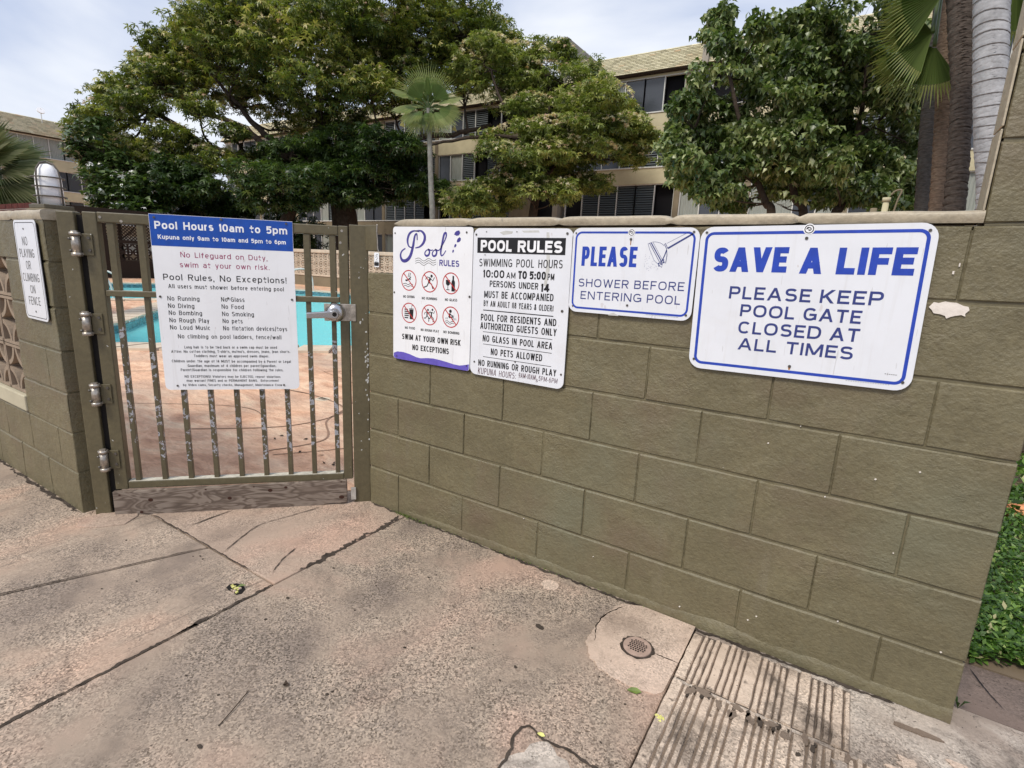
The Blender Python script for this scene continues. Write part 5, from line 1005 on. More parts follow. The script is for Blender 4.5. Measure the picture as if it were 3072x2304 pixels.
# dark screen of the shelter on the far left of the deck
pvn = empty('pool_shelter', (-24, 9.5, 0), R(82), label='dark timber pool shelter with lattice and pierced block screens', cat='shelter')
MB().box(-4.0, 0, 0, 4.5, .15, .72).build('low_wall', M['dkwood'], pvn)
for x in (-4.0, -1.42, .35, 2.2, 4.4): MB().box(x, -.05, 0, x+.14, .2, 2.75).build('post', M['dkwood'], pvn)
MB().box(-4, -.03, 1.42, 4.5, .13, 1.56).build('beam', M['dkwood'], pvn); MB().box(-4.4, -.5, 2.5, 5, 4.2, 2.75).build('roof', M['dkwood'], pvn)
dpm = petal_mesh(.34, .09, .05, M['dkwood'])
for i in range(25):
    for j in range(2): link('breeze_block', dpm, pvn, (-3.8+.34*i, .02, .9+.34*j))
for i in range(70):
    x = -4.6+.13*i; b = MB(); b.prism([(x, 1.56), (x+.045, 1.56), (x+.045+.94, 2.5), (x+.94, 2.5)], .02, .035, 0, 'y'); b.prism([(x+.94, 1.56), (x+.985, 1.56), (x+.045, 2.5), (x, 2.5)], .04, .055, 0, 'y'); b.build('lattice_slat', M['dkwood'], pvn)
BWX = -6.2
# low red brick wall and lamp behind the left wall
bw = empty('brick_wall', (BWX, .6, 0), label='dark red brick wall top showing behind the left block wall', cat='wall')
MB().box(-2.9, .0, 0, .02, .11, 1.715).build('mortar_core', M['mortar'], bw)
bm = MB().box(-.10, -.004, 0, .10, .114, .058).mesh('brick', M['brick'])
for r in range(5):
    for i in range(14): link('brick', bm, bw, (-.085-.215*i-(.107 if r % 2 else 0), 0, 1.72-.06-.068*r))
lmD = (-2.27, -.47)
lm = empty('caged_lamp', (lmD[0], lmD[1], 0), R(8), label='white arched globe lamp in a brown wire cage on a short pier', cat='lamp')
MB().box(-.10, -.09, 0, .10, .09, 1.47).build('pier', M['stucco_d'], lm, bevel=.006)
MB().box(-.085, -.08, 1.47, .085, .08, 1.495).build('cap', M['post'], lm, bevel=.004)
gl = MB(); gl.tube([(0, 0, 1.495), (0, 0, 1.6), (0, 0, 1.66), (0, 0, 1.70), (0, 0, 1.728), (0, 0, 1.738)], [.066, .066, .064, .054, .034, .004], 28); gl.build('globe', M['lampw'], lm)
def cage(a):
    ca, sa = math.cos(a), math.sin(a); P = []
    for i in range(15):
        t_ = i/14; 
        if t_ < .3: x, z = -.079, 1.495+.165*t_/.3
        elif t_ > .7: x, z = .079, 1.66-.165*(t_-.7)/.3
        else: an = math.pi*(1-(t_-.3)/.4); x, z = .079*math.cos(an), 1.66+.09*math.sin(an)
        P.append((x*ca, x*sa, z))
    return P
for a in (R(20), R(110)): MB().tube(cage(a), .0055, 6).build('cage_bar', M['cage'], lm)
for z in (1.545, 1.60, 1.655): MB().tube([(.079*math.cos(R(15*i)), .079*math.sin(R(15*i)), z) for i in range(25)], .0045, 6, cap=False).build('cage_ring', M['cage'], lm)

# ================================================================== BUILDINGS
_pc = {}
def pane_mesh(kind, w, h):
    k = (kind, round(w, 3), round(h, 3))
    if k in _pc: return _pc[k]
    b = MB()
    if kind == 'glass': b.box(0, .05, 0, w, .07, h); me = b.mesh('glass', M['glass'])
    elif kind == 'open': b.box(0, .35, 0, w, .37, h); me = b.mesh('dark', M['darkroom'])
    elif kind == 'curtain':
        V = []; n_ = max(8, int(w/.06))
        for i in range(n_+1):
            x = w*i/n_; y = .075+.018*math.cos(i*math.pi); V += [(x, y, 0), (x, y, h)]
        b.add(V, [(2*i, 2*i+2, 2*i+3, 2*i+1) for i in range(n_)]); me = b.mesh('curtain', M['curtain'])
    else:
        n_ = int(h/.11); b.add([(0, .12, 0), (w, .12, 0), (w, .12, h), (0, .12, h)], [(0, 1, 2, 3)], 1)
        for i in range(n_):
            z = h*i/n_; b.add([(0, .0, z), (w, .0, z), (w, .075, z+.085), (0, .075, z+.085), (0, .006, z-.006), (w, .006, z-.006), (w, .08, z+.079), (0, .08, z+.079)], [(0, 1, 2, 3), (7, 6, 5, 4), (0, 4, 5, 1), (3, 2, 6, 7)])
        me = b.mesh('louvre', [M['louv'], M['darkroom']])
    _pc[k] = me; return me
def window(root, x0, x1, z0, z1, kinds, fw=.045):
    n_ = len(kinds); b = MB(); w = (x1-x0)/n_
    b.box(x0, -.02, z0-.07, x1, .14, z0); b.box(x0, .0, z1-fw, x1, .12, z1)
    for i in range(n_+1):
        x = x0+w*i; b.box(x-fw/2, .001, z0, x+fw/2, .10, z1-fw)
    f = b.build('window', M['alu'], root)
    for i, k in enumerate(kinds): link('pane', pane_mesh(k, w-fw, z1-z0-fw), f, (x0+w*i+fw/2, .02, z0))
    return f
def shingles(root, x0, x1, zb, zt, yb, yt, rows, seed):
    rr = random.Random(seed); V = []; F = []; T = []; 
    for r in range(rows):
        t0, t1 = r/rows, (r+1)/rows; z0, z1 = zb+(zt-zb)*t0, zb+(zt-zb)*t1; y0, y1 = yb+(yt-yb)*t0, yb+(yt-yb)*t1
        x = x0-rr.random()*.3
        while x < x1:
            w = .31; a, c = max(x0, x)+.004, min(x1, x+w)-.004
            if c-a > .02:
                b0 = len(V); q = rr.uniform(-.004, .006); V += [(a, y0-.045-q, z0-.012), (c, y0-.045-q, z0-.012), (c, y1-.003, z1), (a, y1-.003, z1), (a, y0+.01, z0-.012), (c, y0+.01, z0-.012)]
                F += [(b0, b0+1, b0+2, b0+3), (b0+4, b0+5, b0+1, b0)]; tt = rr.random(); T += [tt, tt*.3]
            x += w
    me = fast_mesh('shingles', V, F, [M['roof']], attr=T); return link('shingles', me, root, kind='stuff')
LV = [(1.35, 2.98), (3.95, 5.62), (6.45, 8.06), (9.02, 10.62)]
def block_building(name, label, loc, rz, L_, eave, piers, seed, pattern, depth=11, dz=0.0, roof_top=1.25):
    t = empty(name, loc, rz, label=label, cat='building', group=None); rr = random.Random(seed)
    bands = [(-.1, LV[0][0]-.07)]+[(LV[i][1], LV[i+1][0]-.07) for i in range(3)]+[(LV[3][1], eave)]
    for i, (a, c) in enumerate(bands):
        MB().box(0, -.06 if i not in (0, 4) else 0, a+dz, L_, .3, c+dz).build('wall_band', M['stucco'] if i > 1 else M['stucco_d'], t)
    for i, (a, c) in enumerate(bands[1:4]): MB().box(0, -.10, c+dz-.0, L_, .0, c+dz+.055).build('sill', M['alu'], t)
    MB().box(0, .45, -.1, L_, depth, eave+dz).build('body', M['darkroom'], t)
    MB().box(0, -.05, eave+dz-.0, L_, .42, eave+dz+.0+.09).build('fascia', M['fascia'], t)
    px = [0.0]+piers+[L_]
    for x in piers: MB().box(x-.14, -.07, -.1, x+.14, .31, LV[3][1]+dz).build('pier', M['stucco_d'], t)
    for li, (z0, z1) in enumerate(LV):
        for k in range(len(px)-1):
            a, c = px[k]+.16, px[k+1]-.16; n_ = max(3, round((c-a)/.95)); groups = []; ks = []
            for j in range(n_): ks.append(pattern(li, k, j, rr))
            m_ = 0
            while m_ < n_:
                g_ = min(4, n_-m_); window(t, a+(c-a)*m_/n_, a+(c-a)*(m_+g_)/n_, z0+dz, z1+dz, ks[m_:m_+g_]); m_ += g_
    zt = eave+dz+.09
    shingles(t, -.1, L_+.1, zt, zt+roof_top, -.32, .75, 13, seed)
    MB().box(-.1, .78, zt-.1, L_+.1, depth, zt+roof_top-.02).build('roof', M['fin'], t)
    MB().box(-.1, -.3, zt-.06, L_+.1, .7, zt).build('soffit', M['fascia'], t)
    return t
def pat1(li, k, j, rr):
    if li == 3: return 'curtain' if j in (1, 2) and k == 0 else rr.choice(['glass', 'glass', 'glass', 'open'])
    if li == 2: return rr.choice(['louvre', 'louvre', 'louvre', 'glass'])
    if li == 1: return ('louvre' if j % 5 else 'open') if k == 0 else rr.choice(['curtain', 'curtain', 'glass'])
    return 'louvre'
def pat2(li, k, j, rr): return rr.choice(['louvre', 'glass', 'louvre', 'curtain', 'open'])
def pat3(li, k, j, rr): return 'curtain' if li == 3 else rr.choice(['glass', 'glass', 'curtain'])
b1 = block_building('apartment_block', 'beige apartment block with ochre shingle roof, right part behind the kukui tree', (-12.6, 26, 0), 0, 24.0, 10.72, [6.35, 9.6, 13.6, 18.2], 3, pat1)
b2 = block_building('apartment_block', 'shaded apartment block behind the spreading trees, set back left of the stair gap', (-48, 27.4, 0), 0, 32.2, 10.72, [5, 10, 15, 20, 25], 5, pat2, dz=.12)
b3 = block_building('apartment_block', 'far left apartment block with shingle roof and pale curtained windows', (-58, -4, 0), R(90), 34.0, 10.66, [18.6, 26], 7, pat3, dz=-.6, roof_top=1.45)
for nm_, root, x0, x1, y0, y1, z in [('party_wall', b1, -.45, -.15, -.35, 8, 13.05), ('party_wall', b1, 6.98, 7.25, -.45, 8, 12.95), ('party_wall', b2, 32.2, 32.5, -.3, 8, 11.2)]:
    MB().box(x0, y0, -.1 if x0 < 0 or root is b2 else 10.75, x1, y1, z).build(nm_, M['fin'], root)
MB().box(-3.5, 1.2, -.1, -.45, 1.5, 10.4).build('stair_recess', M['darkroom'], b1)
MB().box(-3.45, -.2, -.1, -2.0, .1, 5.9).build('stair_wall', M['stucco_d'], b1)
for x, w_, z, h_ in [(1.7, .5, 6.9, .9), (3.3, .4, 6.6, .6)]: MB().box(x, -.2, z+2.0, x+w_, -.14, z+2.0+h_).build('towel', M['bluec'], b1)
an = empty('roof_antenna', (-58.5, 17.7, 10.3), label='thin antenna with a small disc on the left roof', cat='antenna')
MB().tube([(0, 0, 0), (0, 0, 2.1)], .035, 6).build('mast', M['alu'], an); MB().tube([(0, 0, 1.9), (.08, 0, 1.95)], .28, 12).build('disc', M['lampw'], an)
# standpipe with a leaning shower arm beyond the wall
sp_ = empty('standpipe', (2.19, 9.0, 0), label='beige standpipe with a leaning hooded pipe behind the wall top', cat='pipe')
MB().tube([(0, 0, 0), (0, 0, 2.56)], .045, 14).tube([(0, 0, 2.54), (0, 0, 2.60)], .06, 14).build('pipe', M['stucco'], sp_)
MB().tube(spline([(.10, 0, 0), (.11, 0, 2.0), (.14, 0, 2.5), (.18, 0, 2.70), (.10, 0, 2.70), (.05, 0, 2.64)], 5), .014, 8).build('bent_pipe', M['stucco_d'], sp_)
MB().tube([(-.17, .1, 0), (-.15, .1, 2.45)], .05, 10).build('stub_post', M['stucco_d'], sp_)

# ================================================================== VEGETATION
NR = np.random.RandomState(11)
def rot_rand(n, droop=.35):
    """random orthonormal frames: x outwards, y across, z roughly up"""
    az = NR.uniform(0, 2*np.pi, n); el = NR.normal(-droop, .35, n)
    X = np.stack([np.cos(az)*np.cos(el), np.sin(az)*np.cos(el), np.sin(el)], 1)
    up = np.tile([0, 0, 1.0], (n, 1))+NR.normal(0, .35, (n, 3)); Y = np.cross(up, X); Y /= np.linalg.norm(Y, axis=1)[:, None]; Z = np.cross(X, Y); return X, Y, Z
def place(T, TF, C, X, Y, Z, s):
    """template verts T (k,3), quads TF (m,4) at points C"""
    n, k = len(C), len(T)
    V = C[:, None, :]+s[:, None, None]*(T[None, :, 0, None]*X[:, None, :]+T[None, :, 1, None]*Y[:, None, :]+T[None, :, 2, None]*Z[:, None, :])
    F = TF[None]+(np.arange(n)*k)[:, None, None]; return V.reshape(-1, 3), F.reshape(-1, TF.shape[1])
# feathery sprig: leaflets radiating and drooping;   broad leaf: a folded pointed leaf pair
def sprig(k=6):
    V = []; F = []
    for i in range(k):
        a = 2*np.pi*i/k+.3*(i % 2); c, s = np.cos(a), np.sin(a); w = .15; b = len(V)
        for r, z, ww in ((.06, .02, w*.5), (.55, .0, w), (1.0, -.35, w*.35)): V += [(c*r-s*ww, s*r+c*ww, z), (c*r+s*ww, s*r-c*ww, z)]
        F += [(b, b+1, b+3, b+2), (b+2, b+3, b+5, b+4)]
    return np.array(V), np.array(F)
def broad():
    # maple-like leaf, folded along the midrib, tip hanging
    V = np.array([(0, 0, 0), (.25, .42, .06), (.5, .22, .05), (.62, .0, -.02), (.25, -.42, .06), (.5, -.22, .05), (1.05, 0, -.18), (.7, .16, -.02), (.7, -.16, -.02)])
    F = np.array([(0, 3, 2, 1), (0, 4, 5, 3), (3, 6, 7, 2), (3, 5, 8, 6)]); return V, F
SPR, BRD = sprig(), broad()
def sample_pads(pads, dens, depth_k=1.0, top=.55, thr=-1.15):
    C = []; T = []
    for i, (x, y, z, rx, rz) in enumerate(pads):
        n = int(dens*rx*(rx+rz)*2); d = NR.normal(0, 1, (n, 3)); d /= np.linalg.norm(d, axis=1)[:, None]
        r = NR.uniform(.55, 1.06, n)**.6; P = d*r[:, None]
        lump = 1+.24*np.sin(d[:, 0]*5+i)+.2*np.sin(d[:, 1]*6+2*i)+.16*np.sin(d[:, 2]*7+i*1.7)
        P *= lump[:, None]; P[:, 2] = np.where(P[:, 2] < 0, P[:, 2]*.75, P[:, 2])
        keep = (P[:, 2] > -.35) | (NR.uniform(0, 1, n) > top); P = P[keep]
        w = P*np.array([rx, rx*depth_k, rz])+np.array([x, y, z])
        g = np.sin(w[:, 0]*1.9+w[:, 2]*1.3)+np.sin(w[:, 1]*2.3-w[:, 2]*2.1+1)+np.sin(w[:, 2]*3.7+w[:, 0]*2.9)
        w = w[(g > thr)]; C.append(w); T.append(np.clip(NR.normal(.42+.16*math.sin(i*2.3), .2, len(w)), 0, 1))
    return np.concatenate(C), np.concatenate(T)
def crown(name, pads, dens, tmpl, size, m, root, depth_k=1.0, droop=.3, flower=None, top=.55, fl_frac=.1, thr=-1.15):
    C, T = sample_pads(pads, dens, depth_k, top, thr); n = len(C); X, Y, Z = rot_rand(n, droop); s = NR.uniform(.7, 1.25, n)*size
    V, F = place(tmpl[0], tmpl[1], C, X, Y, Z, s); A = np.repeat(T, len(tmpl[1]))+NR.normal(0, .07, n*len(tmpl[1]))
    link(name, fast_mesh(name, V, F, [m], attr=np.clip(A, 0, 1)), root)
    if flower is not None:
        FC = []
        for (x, y, z, rx, rz) in pads:
            k = int(dens*rx*rx*fl_frac*2); a = NR.uniform(0, 2*np.pi, k); e = NR.uniform(.1, 1.3, k)
            FC.append(np.stack([x+rx*1.03*np.cos(a)*np.cos(e), y+rx*depth_k*1.03*np.sin(a)*np.cos(e), z+rz*1.08*np.sin(e)+.03], 1))
        FC = np.concatenate(FC); k = len(FC); X, Y, Z = rot_rand(k, -.6); V, F = place(SPR[0], SPR[1], FC, X, Y, Z, NR.uniform(.5, 1.1, k)*size*.62)
        link('blossom', fast_mesh('blossom', V, F, [flower], attr=np.repeat(NR.uniform(0, 1, k), len(SPR[1]))), root)
def branch(pts, r0, r1, m, root, name='branch', n=8, k=6, wob=.0, seed=0):
    Q = spline(pts, k); N = len(Q); rr = random.Random(seed); Q = [(x+rr.uniform(-wob, wob), y+rr.uniform(-wob, wob), z+rr.uniform(-wob, wob)) for x, y, z in Q]
    return MB().tube(Q, [r0+(r1-r0)*(i/(N-1))**.8 for i in range(N)], n).build(name, m, root)
def twigs(root, nodes, pads, r, m, seed, per=3):
    """forking twigs that carry every pad back to the nearest limb point; one mesh"""
    rr = random.Random(seed); b = MB(); nd = [Vector(q) for q in nodes]
    for (x, y, z, rx, rz) in pads:
        c = Vector((x, y, z-rz*.3)); o = min(nd, key=lambda q: (q-c).length+.8*max(0, q.z-c.z)); mid = o.lerp(c, .5)+Vector((rr.uniform(-.2, .2), rr.uniform(-.2, .2), -.08*(c-o).length))*rx
        b.tube(spline([tuple(o), tuple(mid), tuple(c)], 4), [r*(1-.6*i/8) for i in range(9)], 6)
        for j in range(per*2):
            a = rr.uniform(0, 6.28); e = c+Vector((math.cos(a)*rx*.8, math.sin(a)*rx*.8, rr.uniform(-.1, .75)*rz)); s_ = mid.lerp(c, rr.uniform(.2, 1)); q = s_.lerp(e, .5)+Vector((rr.uniform(-.15, .15)*rx, rr.uniform(-.15, .15)*rx, rr.uniform(-.25, .1)*rz))
            b.tube(spline([tuple(s_), tuple(q), tuple(e)], 3), [r*.42*(1-.12*i) for i in range(7)], 5)
            for h in range(2):
                a = rr.uniform(0, 6.28); e2 = q+Vector((math.cos(a)*rx*.45, math.sin(a)*rx*.45, rr.uniform(.1, .5)*rz)); b.tube([tuple(q), tuple(q.lerp(e2, .5)+Vector((0, 0, -.04))), tuple(e2)], [r*.2, r*.15, r*.08], 4)
    o = b.build('twigs', m, root); o['kind'] = 'stuff'; return o
def rel(root, fn):
    """build children in world coordinates, then hang them on a root placed at the tree's foot"""
    before = set(bpy.data.objects); fn(); loc = Vector(root.location)
    for o in set(bpy.data.objects)-before:
        if o.parent is root: o.location = Vector(o.location)-loc
# --- big monkeypod
MAIN = [(x, y, z, rx*1.16, rz*1.3) for x, y, z, rx, rz in MAIN]; MID = [(x, y, z, rx*1.1, rz*1.2) for x, y, z, rx, rz in MID]; FLO = [(x, y, z, rx*1.08, rz*1.15) for x, y, z, rx, rz in FLO]
foot = (TRUNK_MAIN[0][0]+.1, TRUNK_MAIN[0][1], 0); mk = empty('monkeypod_tree', foot, label='huge spreading rain tree whose wide crown fills the sky left of centre', cat='tree')
def f():
    branch([foot]+TRUNK_MAIN, .75, .34, M['bark'], mk, 'trunk', 14)
    for i, (L_, a, c_) in enumerate([(LIMB_A, .36, .09), (LIMB_B, .24, .07), (LIMB_C, .26, .08), (LIMB_D, .22, .07), (LIMB_E, .2, .06), (LIMB_F, .18, .06)]): branch(L_, a, c_, M['bark'], mk, 'limb', 10, 7, .05, i)
    twigs(mk, [tuple(q) for L_ in (LIMB_A, LIMB_B, LIMB_C, LIMB_D, LIMB_E, LIMB_F) for q in spline(L_, 3)], MAIN, .075, M['bark'], 3)
    crown('crown', MAIN, 84, SPR, .205, M['lf_main'], mk, .9, .35, M['petal'], .45, .11, thr=-1.4)
rel(mk, f)
# --- darker tree in front of its trunk
MF = (-22.9, 14.6, 0); md = empty('shade_tree', MF, label='low dark green tree in front of the rain tree trunk, left of the fan palm', cat='tree')
def f():
    branch([MF, (-22.6, 15, 2), (-22.0, 15.4, 3.4), (-21.4, 15.8, 4.4)], .4, .2, M['bark'], md, 'trunk', 12)
    for i, e in enumerate([(-24.3, 14.8, 5.2), (-20.2, 16.4, 5.0), (-18.1, 17.0, 5.4), (-22.4, 15.8, 6.2)]): branch([(-22.0, 15.4, 3.4), tuple((Vector((-22.0, 15.4, 3.4)).lerp(Vector(e), .5)+Vector((0, 0, .3)))), e], .17, .06, M['bark'], md, 'limb', 8, 5, .03, i)
    twigs(md, [(-22.0, 15.4, 3.6), (-20.2, 16.4, 5.0), (-18.1, 17.0, 5.4), (-24.3, 14.8, 5.2), (-22.4, 15.8, 6.2)], MID, .05, M['bark'], 4)
    crown('crown', MID, 110, SPR, .22, M['lf_mid'], md, .8, .3)
rel(md, f)
# --- glossy tree and plumeria on the left
RF = (RUB[1][0], RUB[1][1], 0); rb = empty('glossy_tree', RF, label='small glossy leaved tree at the left edge of the rain tree crown', cat='tree')
def f():
    branch([RF, (RF[0]+.1, RF[1], 2), (RUB[1][0], RUB[1][1], RUB[1][2])], .16, .07, M['bark'], rb, 'trunk', 8)
    twigs(rb, [(RF[0]+.05, RF[1], 2.6), RUB[1][:3]], RUB, .03, M['bark'], 5, 2); crown('crown', RUB, 160, BRD, .3, M['lf_rub'], rb, .8, .2)
rel(rb, f)
PF = (PLU[1][0], PLU[1][1], 0); pb = empty('plumeria_bush', PF, label='dark plumeria bush dotted with white flowers behind the gate top left', cat='bush')
def f():
    branch([PF, (PF[0], PF[1], 1.4), PLU[1][:3]], .12, .06, M['bark'], pb, 'trunk', 8)
    twigs(pb, [(PF[0], PF[1], 1.6), PLU[1][:3]], PLU, .03, M['bark'], 6, 2); crown('crown', PLU, 170, BRD, .25, M['lf_mid'], pb, .8, .1)
    FC = []
    for (x, y, z, rx, rz) in PLU:
        k = 16; a = NR.uniform(0, 2*np.pi, k); e = NR.uniform(-.4, 1.2, k); FC.append(np.stack([x+rx*1.08*np.cos(a)*np.cos(e), y+rx*.9*np.sin(a)*np.cos(e), z+rz*1.1*np.sin(e)], 1))
    FC = np.concatenate(FC); X, Y, Z = rot_rand(len(FC), 0); V, F = place(SPR[0], SPR[1], FC, X, Y, Z, NR.uniform(.08, .2, len(FC))); link('blossom', fast_mesh('blossom', V, F, [M['wpetal']]), pb)
rel(pb, f)
# hedge mass low on the left, plus rain tree pads coloured dark as shade
hp_pads = [(-31+1.5*i+NR.uniform(-.3, .3), 15.2+.25*i+NR.uniform(-.5, .5), 1.9+NR.uniform(-.3, .5), 1.3, 1.25) for i in range(6)]
hp_pads += LOW
hd_ = empty('hedge_and_shaded_crown', (-27.5, 16, 0), label='dense shrubbery with low rain tree foliage, leaves coloured dark for shade', cat='shrubbery')
def f(): crown('foliage', hp_pads, 120, SPR, .23, M['lf_mid'], hd_, .8, .2, top=.0); branch([(-27.5, 16, 0), (-27.4, 16, 1.6)], .09, .05, M['bark'], hd_, 'stem')
rel(hd_, f)
# --- pink flowering tree
FF = (TRUNK_FLO[0][0], TRUNK_FLO[0][1], 0); fl = empty('flowering_tree', FF, label='loose tree dusted with pinkish blossom in front of the apartment block', cat='tree')
def f():
    branch([FF]+TRUNK_FLO, .24, .08, M['bark'], fl, 'trunk', 10)
    for i, L_ in enumerate((LF1, LF2, LF3, LF4)): branch(L_, .11, .04, M['bark'], fl, 'limb', 8, 6, .03, i)
    twigs(fl, [tuple(q) for L_ in (TRUNK_FLO, LF1, LF2, LF3, LF4) for q in spline(L_, 2)], FLO, .035, M['bark'], 7)
    crown('crown', FLO, 150, SPR, .18, M['lf_flo'], fl, .75, .35, M['petal'], .4, .24)
rel(fl, f)
# --- kukui trees
for nm_, tr, lim, pads, lab in [('kukui_tree', TK1, [LK1], [q for q in KUK if q[0] < -.35], 'leafy kukui tree with pale drooping leaves, nearest the flowering tree'),
                               ('kukui_tree', TK2, [LK3], [q for q in KUK if -.35 <= q[0] < .95], 'middle kukui tree of the leafy clump behind the wall'),
                               ('kukui_tree', TK3, [LK2], [q for q in KUK if q[0] >= .95], 'kukui tree beside the brown palm trunks')]:
    F0 = (tr[0][0]+.05, tr[0][1], 0); kt = empty(nm_, F0, label=lab, cat='tree', group='kukui trees behind the wall')
    def f():
        branch([F0]+tr, .12, .035, M['bark'], kt, 'trunk', 10)
        for i, L_ in enumerate(lim): branch(L_, .06, .02, M['bark'], kt, 'limb', 7, 5, .02, i)
        twigs(kt, [tuple(q) for L_ in [tr]+lim for q in spline(L_, 2)], pads, .022, M['bark'], 8, 2)
        crown('crown', [(a, b_, c, r1*1.08, r2*1.08) for a, b_, c, r1, r2 in pads], 900, BRD, .15, M['lf_kuk'], kt, .8, .7, top=.3, thr=-1.3)
    rel(kt, f)
# --- palms
def fan(hub, d, up, Rr, n=34, spread=R(150), fold=.05, m=None, tip=.45):
    """pleated fan leaf: each segment is free from 'tip' of the radius outwards"""
    d = Vector(d).normalized(); up = Vector(up).normalized(); side = d.cross(up).normalized(); up = side.cross(d).normalized(); b = MB(); hub = Vector(hub)
    for i in range(n):
        a0 = -spread/2+spread*i/n; a1 = a0+spread/n; am = (a0+a1)/2; L_ = Rr*(1-.18*abs(am)/(spread/2))*(1+.04*((i*7) % 5-2))
        e = lambda a, r, z: hub+(d*math.cos(a)+side*math.sin(a))*r+up*z-Vector((0, 0, 1))*(r/Rr)**2*Rr*.16
        b.add([e(a0, .04*Rr, 0), e(am, .04*Rr, fold*.1*Rr), e(a1, .04*Rr, 0), e(a0, tip*Rr*1.25, 0), e(am, tip*Rr*1.3, fold*Rr), e(a1, tip*Rr*1.25, 0), e(am, L_, -.02*Rr), e(am-(am-a0)*.82, tip*Rr*1.27, 0), e(am+(am-a0)*.82, tip*Rr*1.27, 0), e(am, (tip*1.3*Rr+L_)/2, fold*.5*Rr)], [(0, 1, 4, 3), (1, 2, 5, 4), (7, 4, 9), (4, 8, 9), (7, 9, 6), (9, 8, 6)], 0)
    return b
def frond(root, base, hub, d, up, Rr, mt=None, **k):
    b = fan(hub, d, up, Rr, **k); fr_ = b.build('frond', [mt or M['frond']], root)
    me = fr_.data; a = me.attributes.new('tint', 'FLOAT', 'FACE'); n_ = len(me.polygons); a.data.foreach_set('value', [min(1, max(0, ((.45 if mt else .25) if len(p_.vertices) == 4 else .78)+rng.uniform(-.15, .15))) for p_ in me.polygons])
    st__ = MB().tube(spline([tuple(base), tuple(Vector(base).lerp(Vector(hub), .5)+Vector((0, 0, .05))), tuple(hub)], 4), [.022*Rr+.008]*9, 6).build('stalk', M['frond'], fr_); return fr_
# small fan palm, centre
PCt = PALM_C[-1]; dC = Vector((-11.12, 13.02, 6.29)); pc0 = (PALM_C[1][0]+.25, PALM_C[1][1]-.1, 0)
sc_ = 20.4/18.0; CAM = Vector((2.0054, -1.8424, 1.2621)); tops = [CAM+(Vector(q)-CAM)*sc_ for q in PALM_C[1:]]; dC = CAM+(dC-CAM)*sc_; pc0 = (tops[0].x+.1, tops[0].y-.05, 0)
fp = empty('fan_palm', pc0, label='slim grey trunked fan palm standing alone above the latch side of the gate', cat='palm')
def f():
    Q = spline([pc0]+[tuple(q) for q in tops]+[tuple(dC)], 10); N = len(Q); MB().tube(Q, [.115-.035*i/N+.005*math.sin(i*2.4) for i in range(N)], 12).build('trunk', M['palmtrunk'], fp)
    tocam = (CAM-dC).normalized(); rt = tocam.cross(Vector((0, 0, 1))).normalized()*-1
    for i, (a, tilt, s_, off) in enumerate([(92, .05, 1.34, .34), (58, .25, 1.18, .34), (126, .2, 1.2, .34), (28, .1, 1.0, .40), (152, .1, 1.08, .42), (-2, .35, .92, .45), (182, .3, .95, .45), (-48, .45, .92, .30), (-128, .45, .98, .30), (75, -.6, .9, .3), (110, -.5, .9, .3), (15, -.8, .9, .3), (170, -.8, .9, .3), (-88, .9, .6, .2), (-25, .6, .95, .3), (205, .6, .95, .3), (-70, .8, .8, .2)]):
        v = rt*math.cos(R(a))+Vector((0, 0, 1))*math.sin(R(a)); v = (v+tocam*tilt).normalized(); hub = dC+v*off*s_; up_ = tocam*(1 if abs(a-90) < 60 or a < 0 else .35)+Vector((0, 0, .9 if abs(a-90) > 40 else .3))+rt*.25*math.sin(i*2.3); frond(fp, dC-Vector((0, 0, .05)), hub, v, up_, 1.06*s_, n=22, spread=R(96), fold=.06, tip=.36, mt=M['frond_p'])
    for sx in (-1.15, 1.2): MB().add([tuple(dC+rt*sx*.85+Vector((0, 0, -.45))), tuple(dC+rt*(sx*.85-.1)+Vector((0, 0, -.68))), tuple(dC+rt*(sx*.85+.08)+Vector((0, 0, -.72)))], [(0, 1, 2)]).build('dead_leaf', M['frondtip_plain'], fp)
rel(fp, f)
# trunks behind the tall wall end
def palm_trunk(L_, m, label, name='palm_trunk', rings=None, group=None, rs=.0):
    p0, p1 = Vector(L_[0][:3]), Vector(L_[1][:3]); k = L_[0][2]/max(.3, (p1.z-p0.z)); base = p0-(p1-p0)*k*.6; base.z = 0
    t = empty('palm', tuple(base), label=label, cat='palm', group=group)
    def f():
        Q = spline([(*base, L_[0][3]*1.15)]+[tuple(q) for q in L_], 60); Q = [q for i, q in enumerate(Q)]; r_ = []
        for i, q in enumerate(Q): r_.append(q[3]*(1+rs*((i % 4)-1.5)/1.5*.5+rs*.8*mnoise.noise(Vector((i*.4, q[3], 0)))))
        MB().tube([(q[0]+.006*math.sin(i*1.1), q[1], q[2]) for i, q in enumerate(Q)], r_, 18).build('trunk', m, t)
        if rings:
            z = Q[0][2]; nx = rings; b = MB()
            for i in range(1, len(Q)):
                if Q[i][2] > nx:
                    q = Q[i]; rr_ = q[3]*1.02; P = [(q[0]+rr_*math.cos(R(a)), q[1]+rr_*math.sin(R(a)), q[2]+.012*math.sin(R(a*2+i))-.018*math.cos(R(a-40))) for a in range(0, 375, 15)]
                    b.tube(P, .0085, 5, cap=False); nx += rings*rng.uniform(.8, 1.2)
            b.build('leaf_scars', M['greyring'], t)
    rel(t, f); return t
palm_trunk(PA, M['palm_a'], 'slimmest brown palm trunk, leftmost of the three leaning together', rs=.03)
pB = palm_trunk(PB, M['palm_b'], 'middle brown palm trunk of the three leaning together', rs=.04)
pC = palm_trunk(PC, M['palmbark'], 'thick ridged brown palm trunk, rightmost of the three brown ones', rs=.09)
palm_trunk(PD, M['greypalm'], 'pale grey ringed palm trunk against the tall end of the wall', rings=.15)
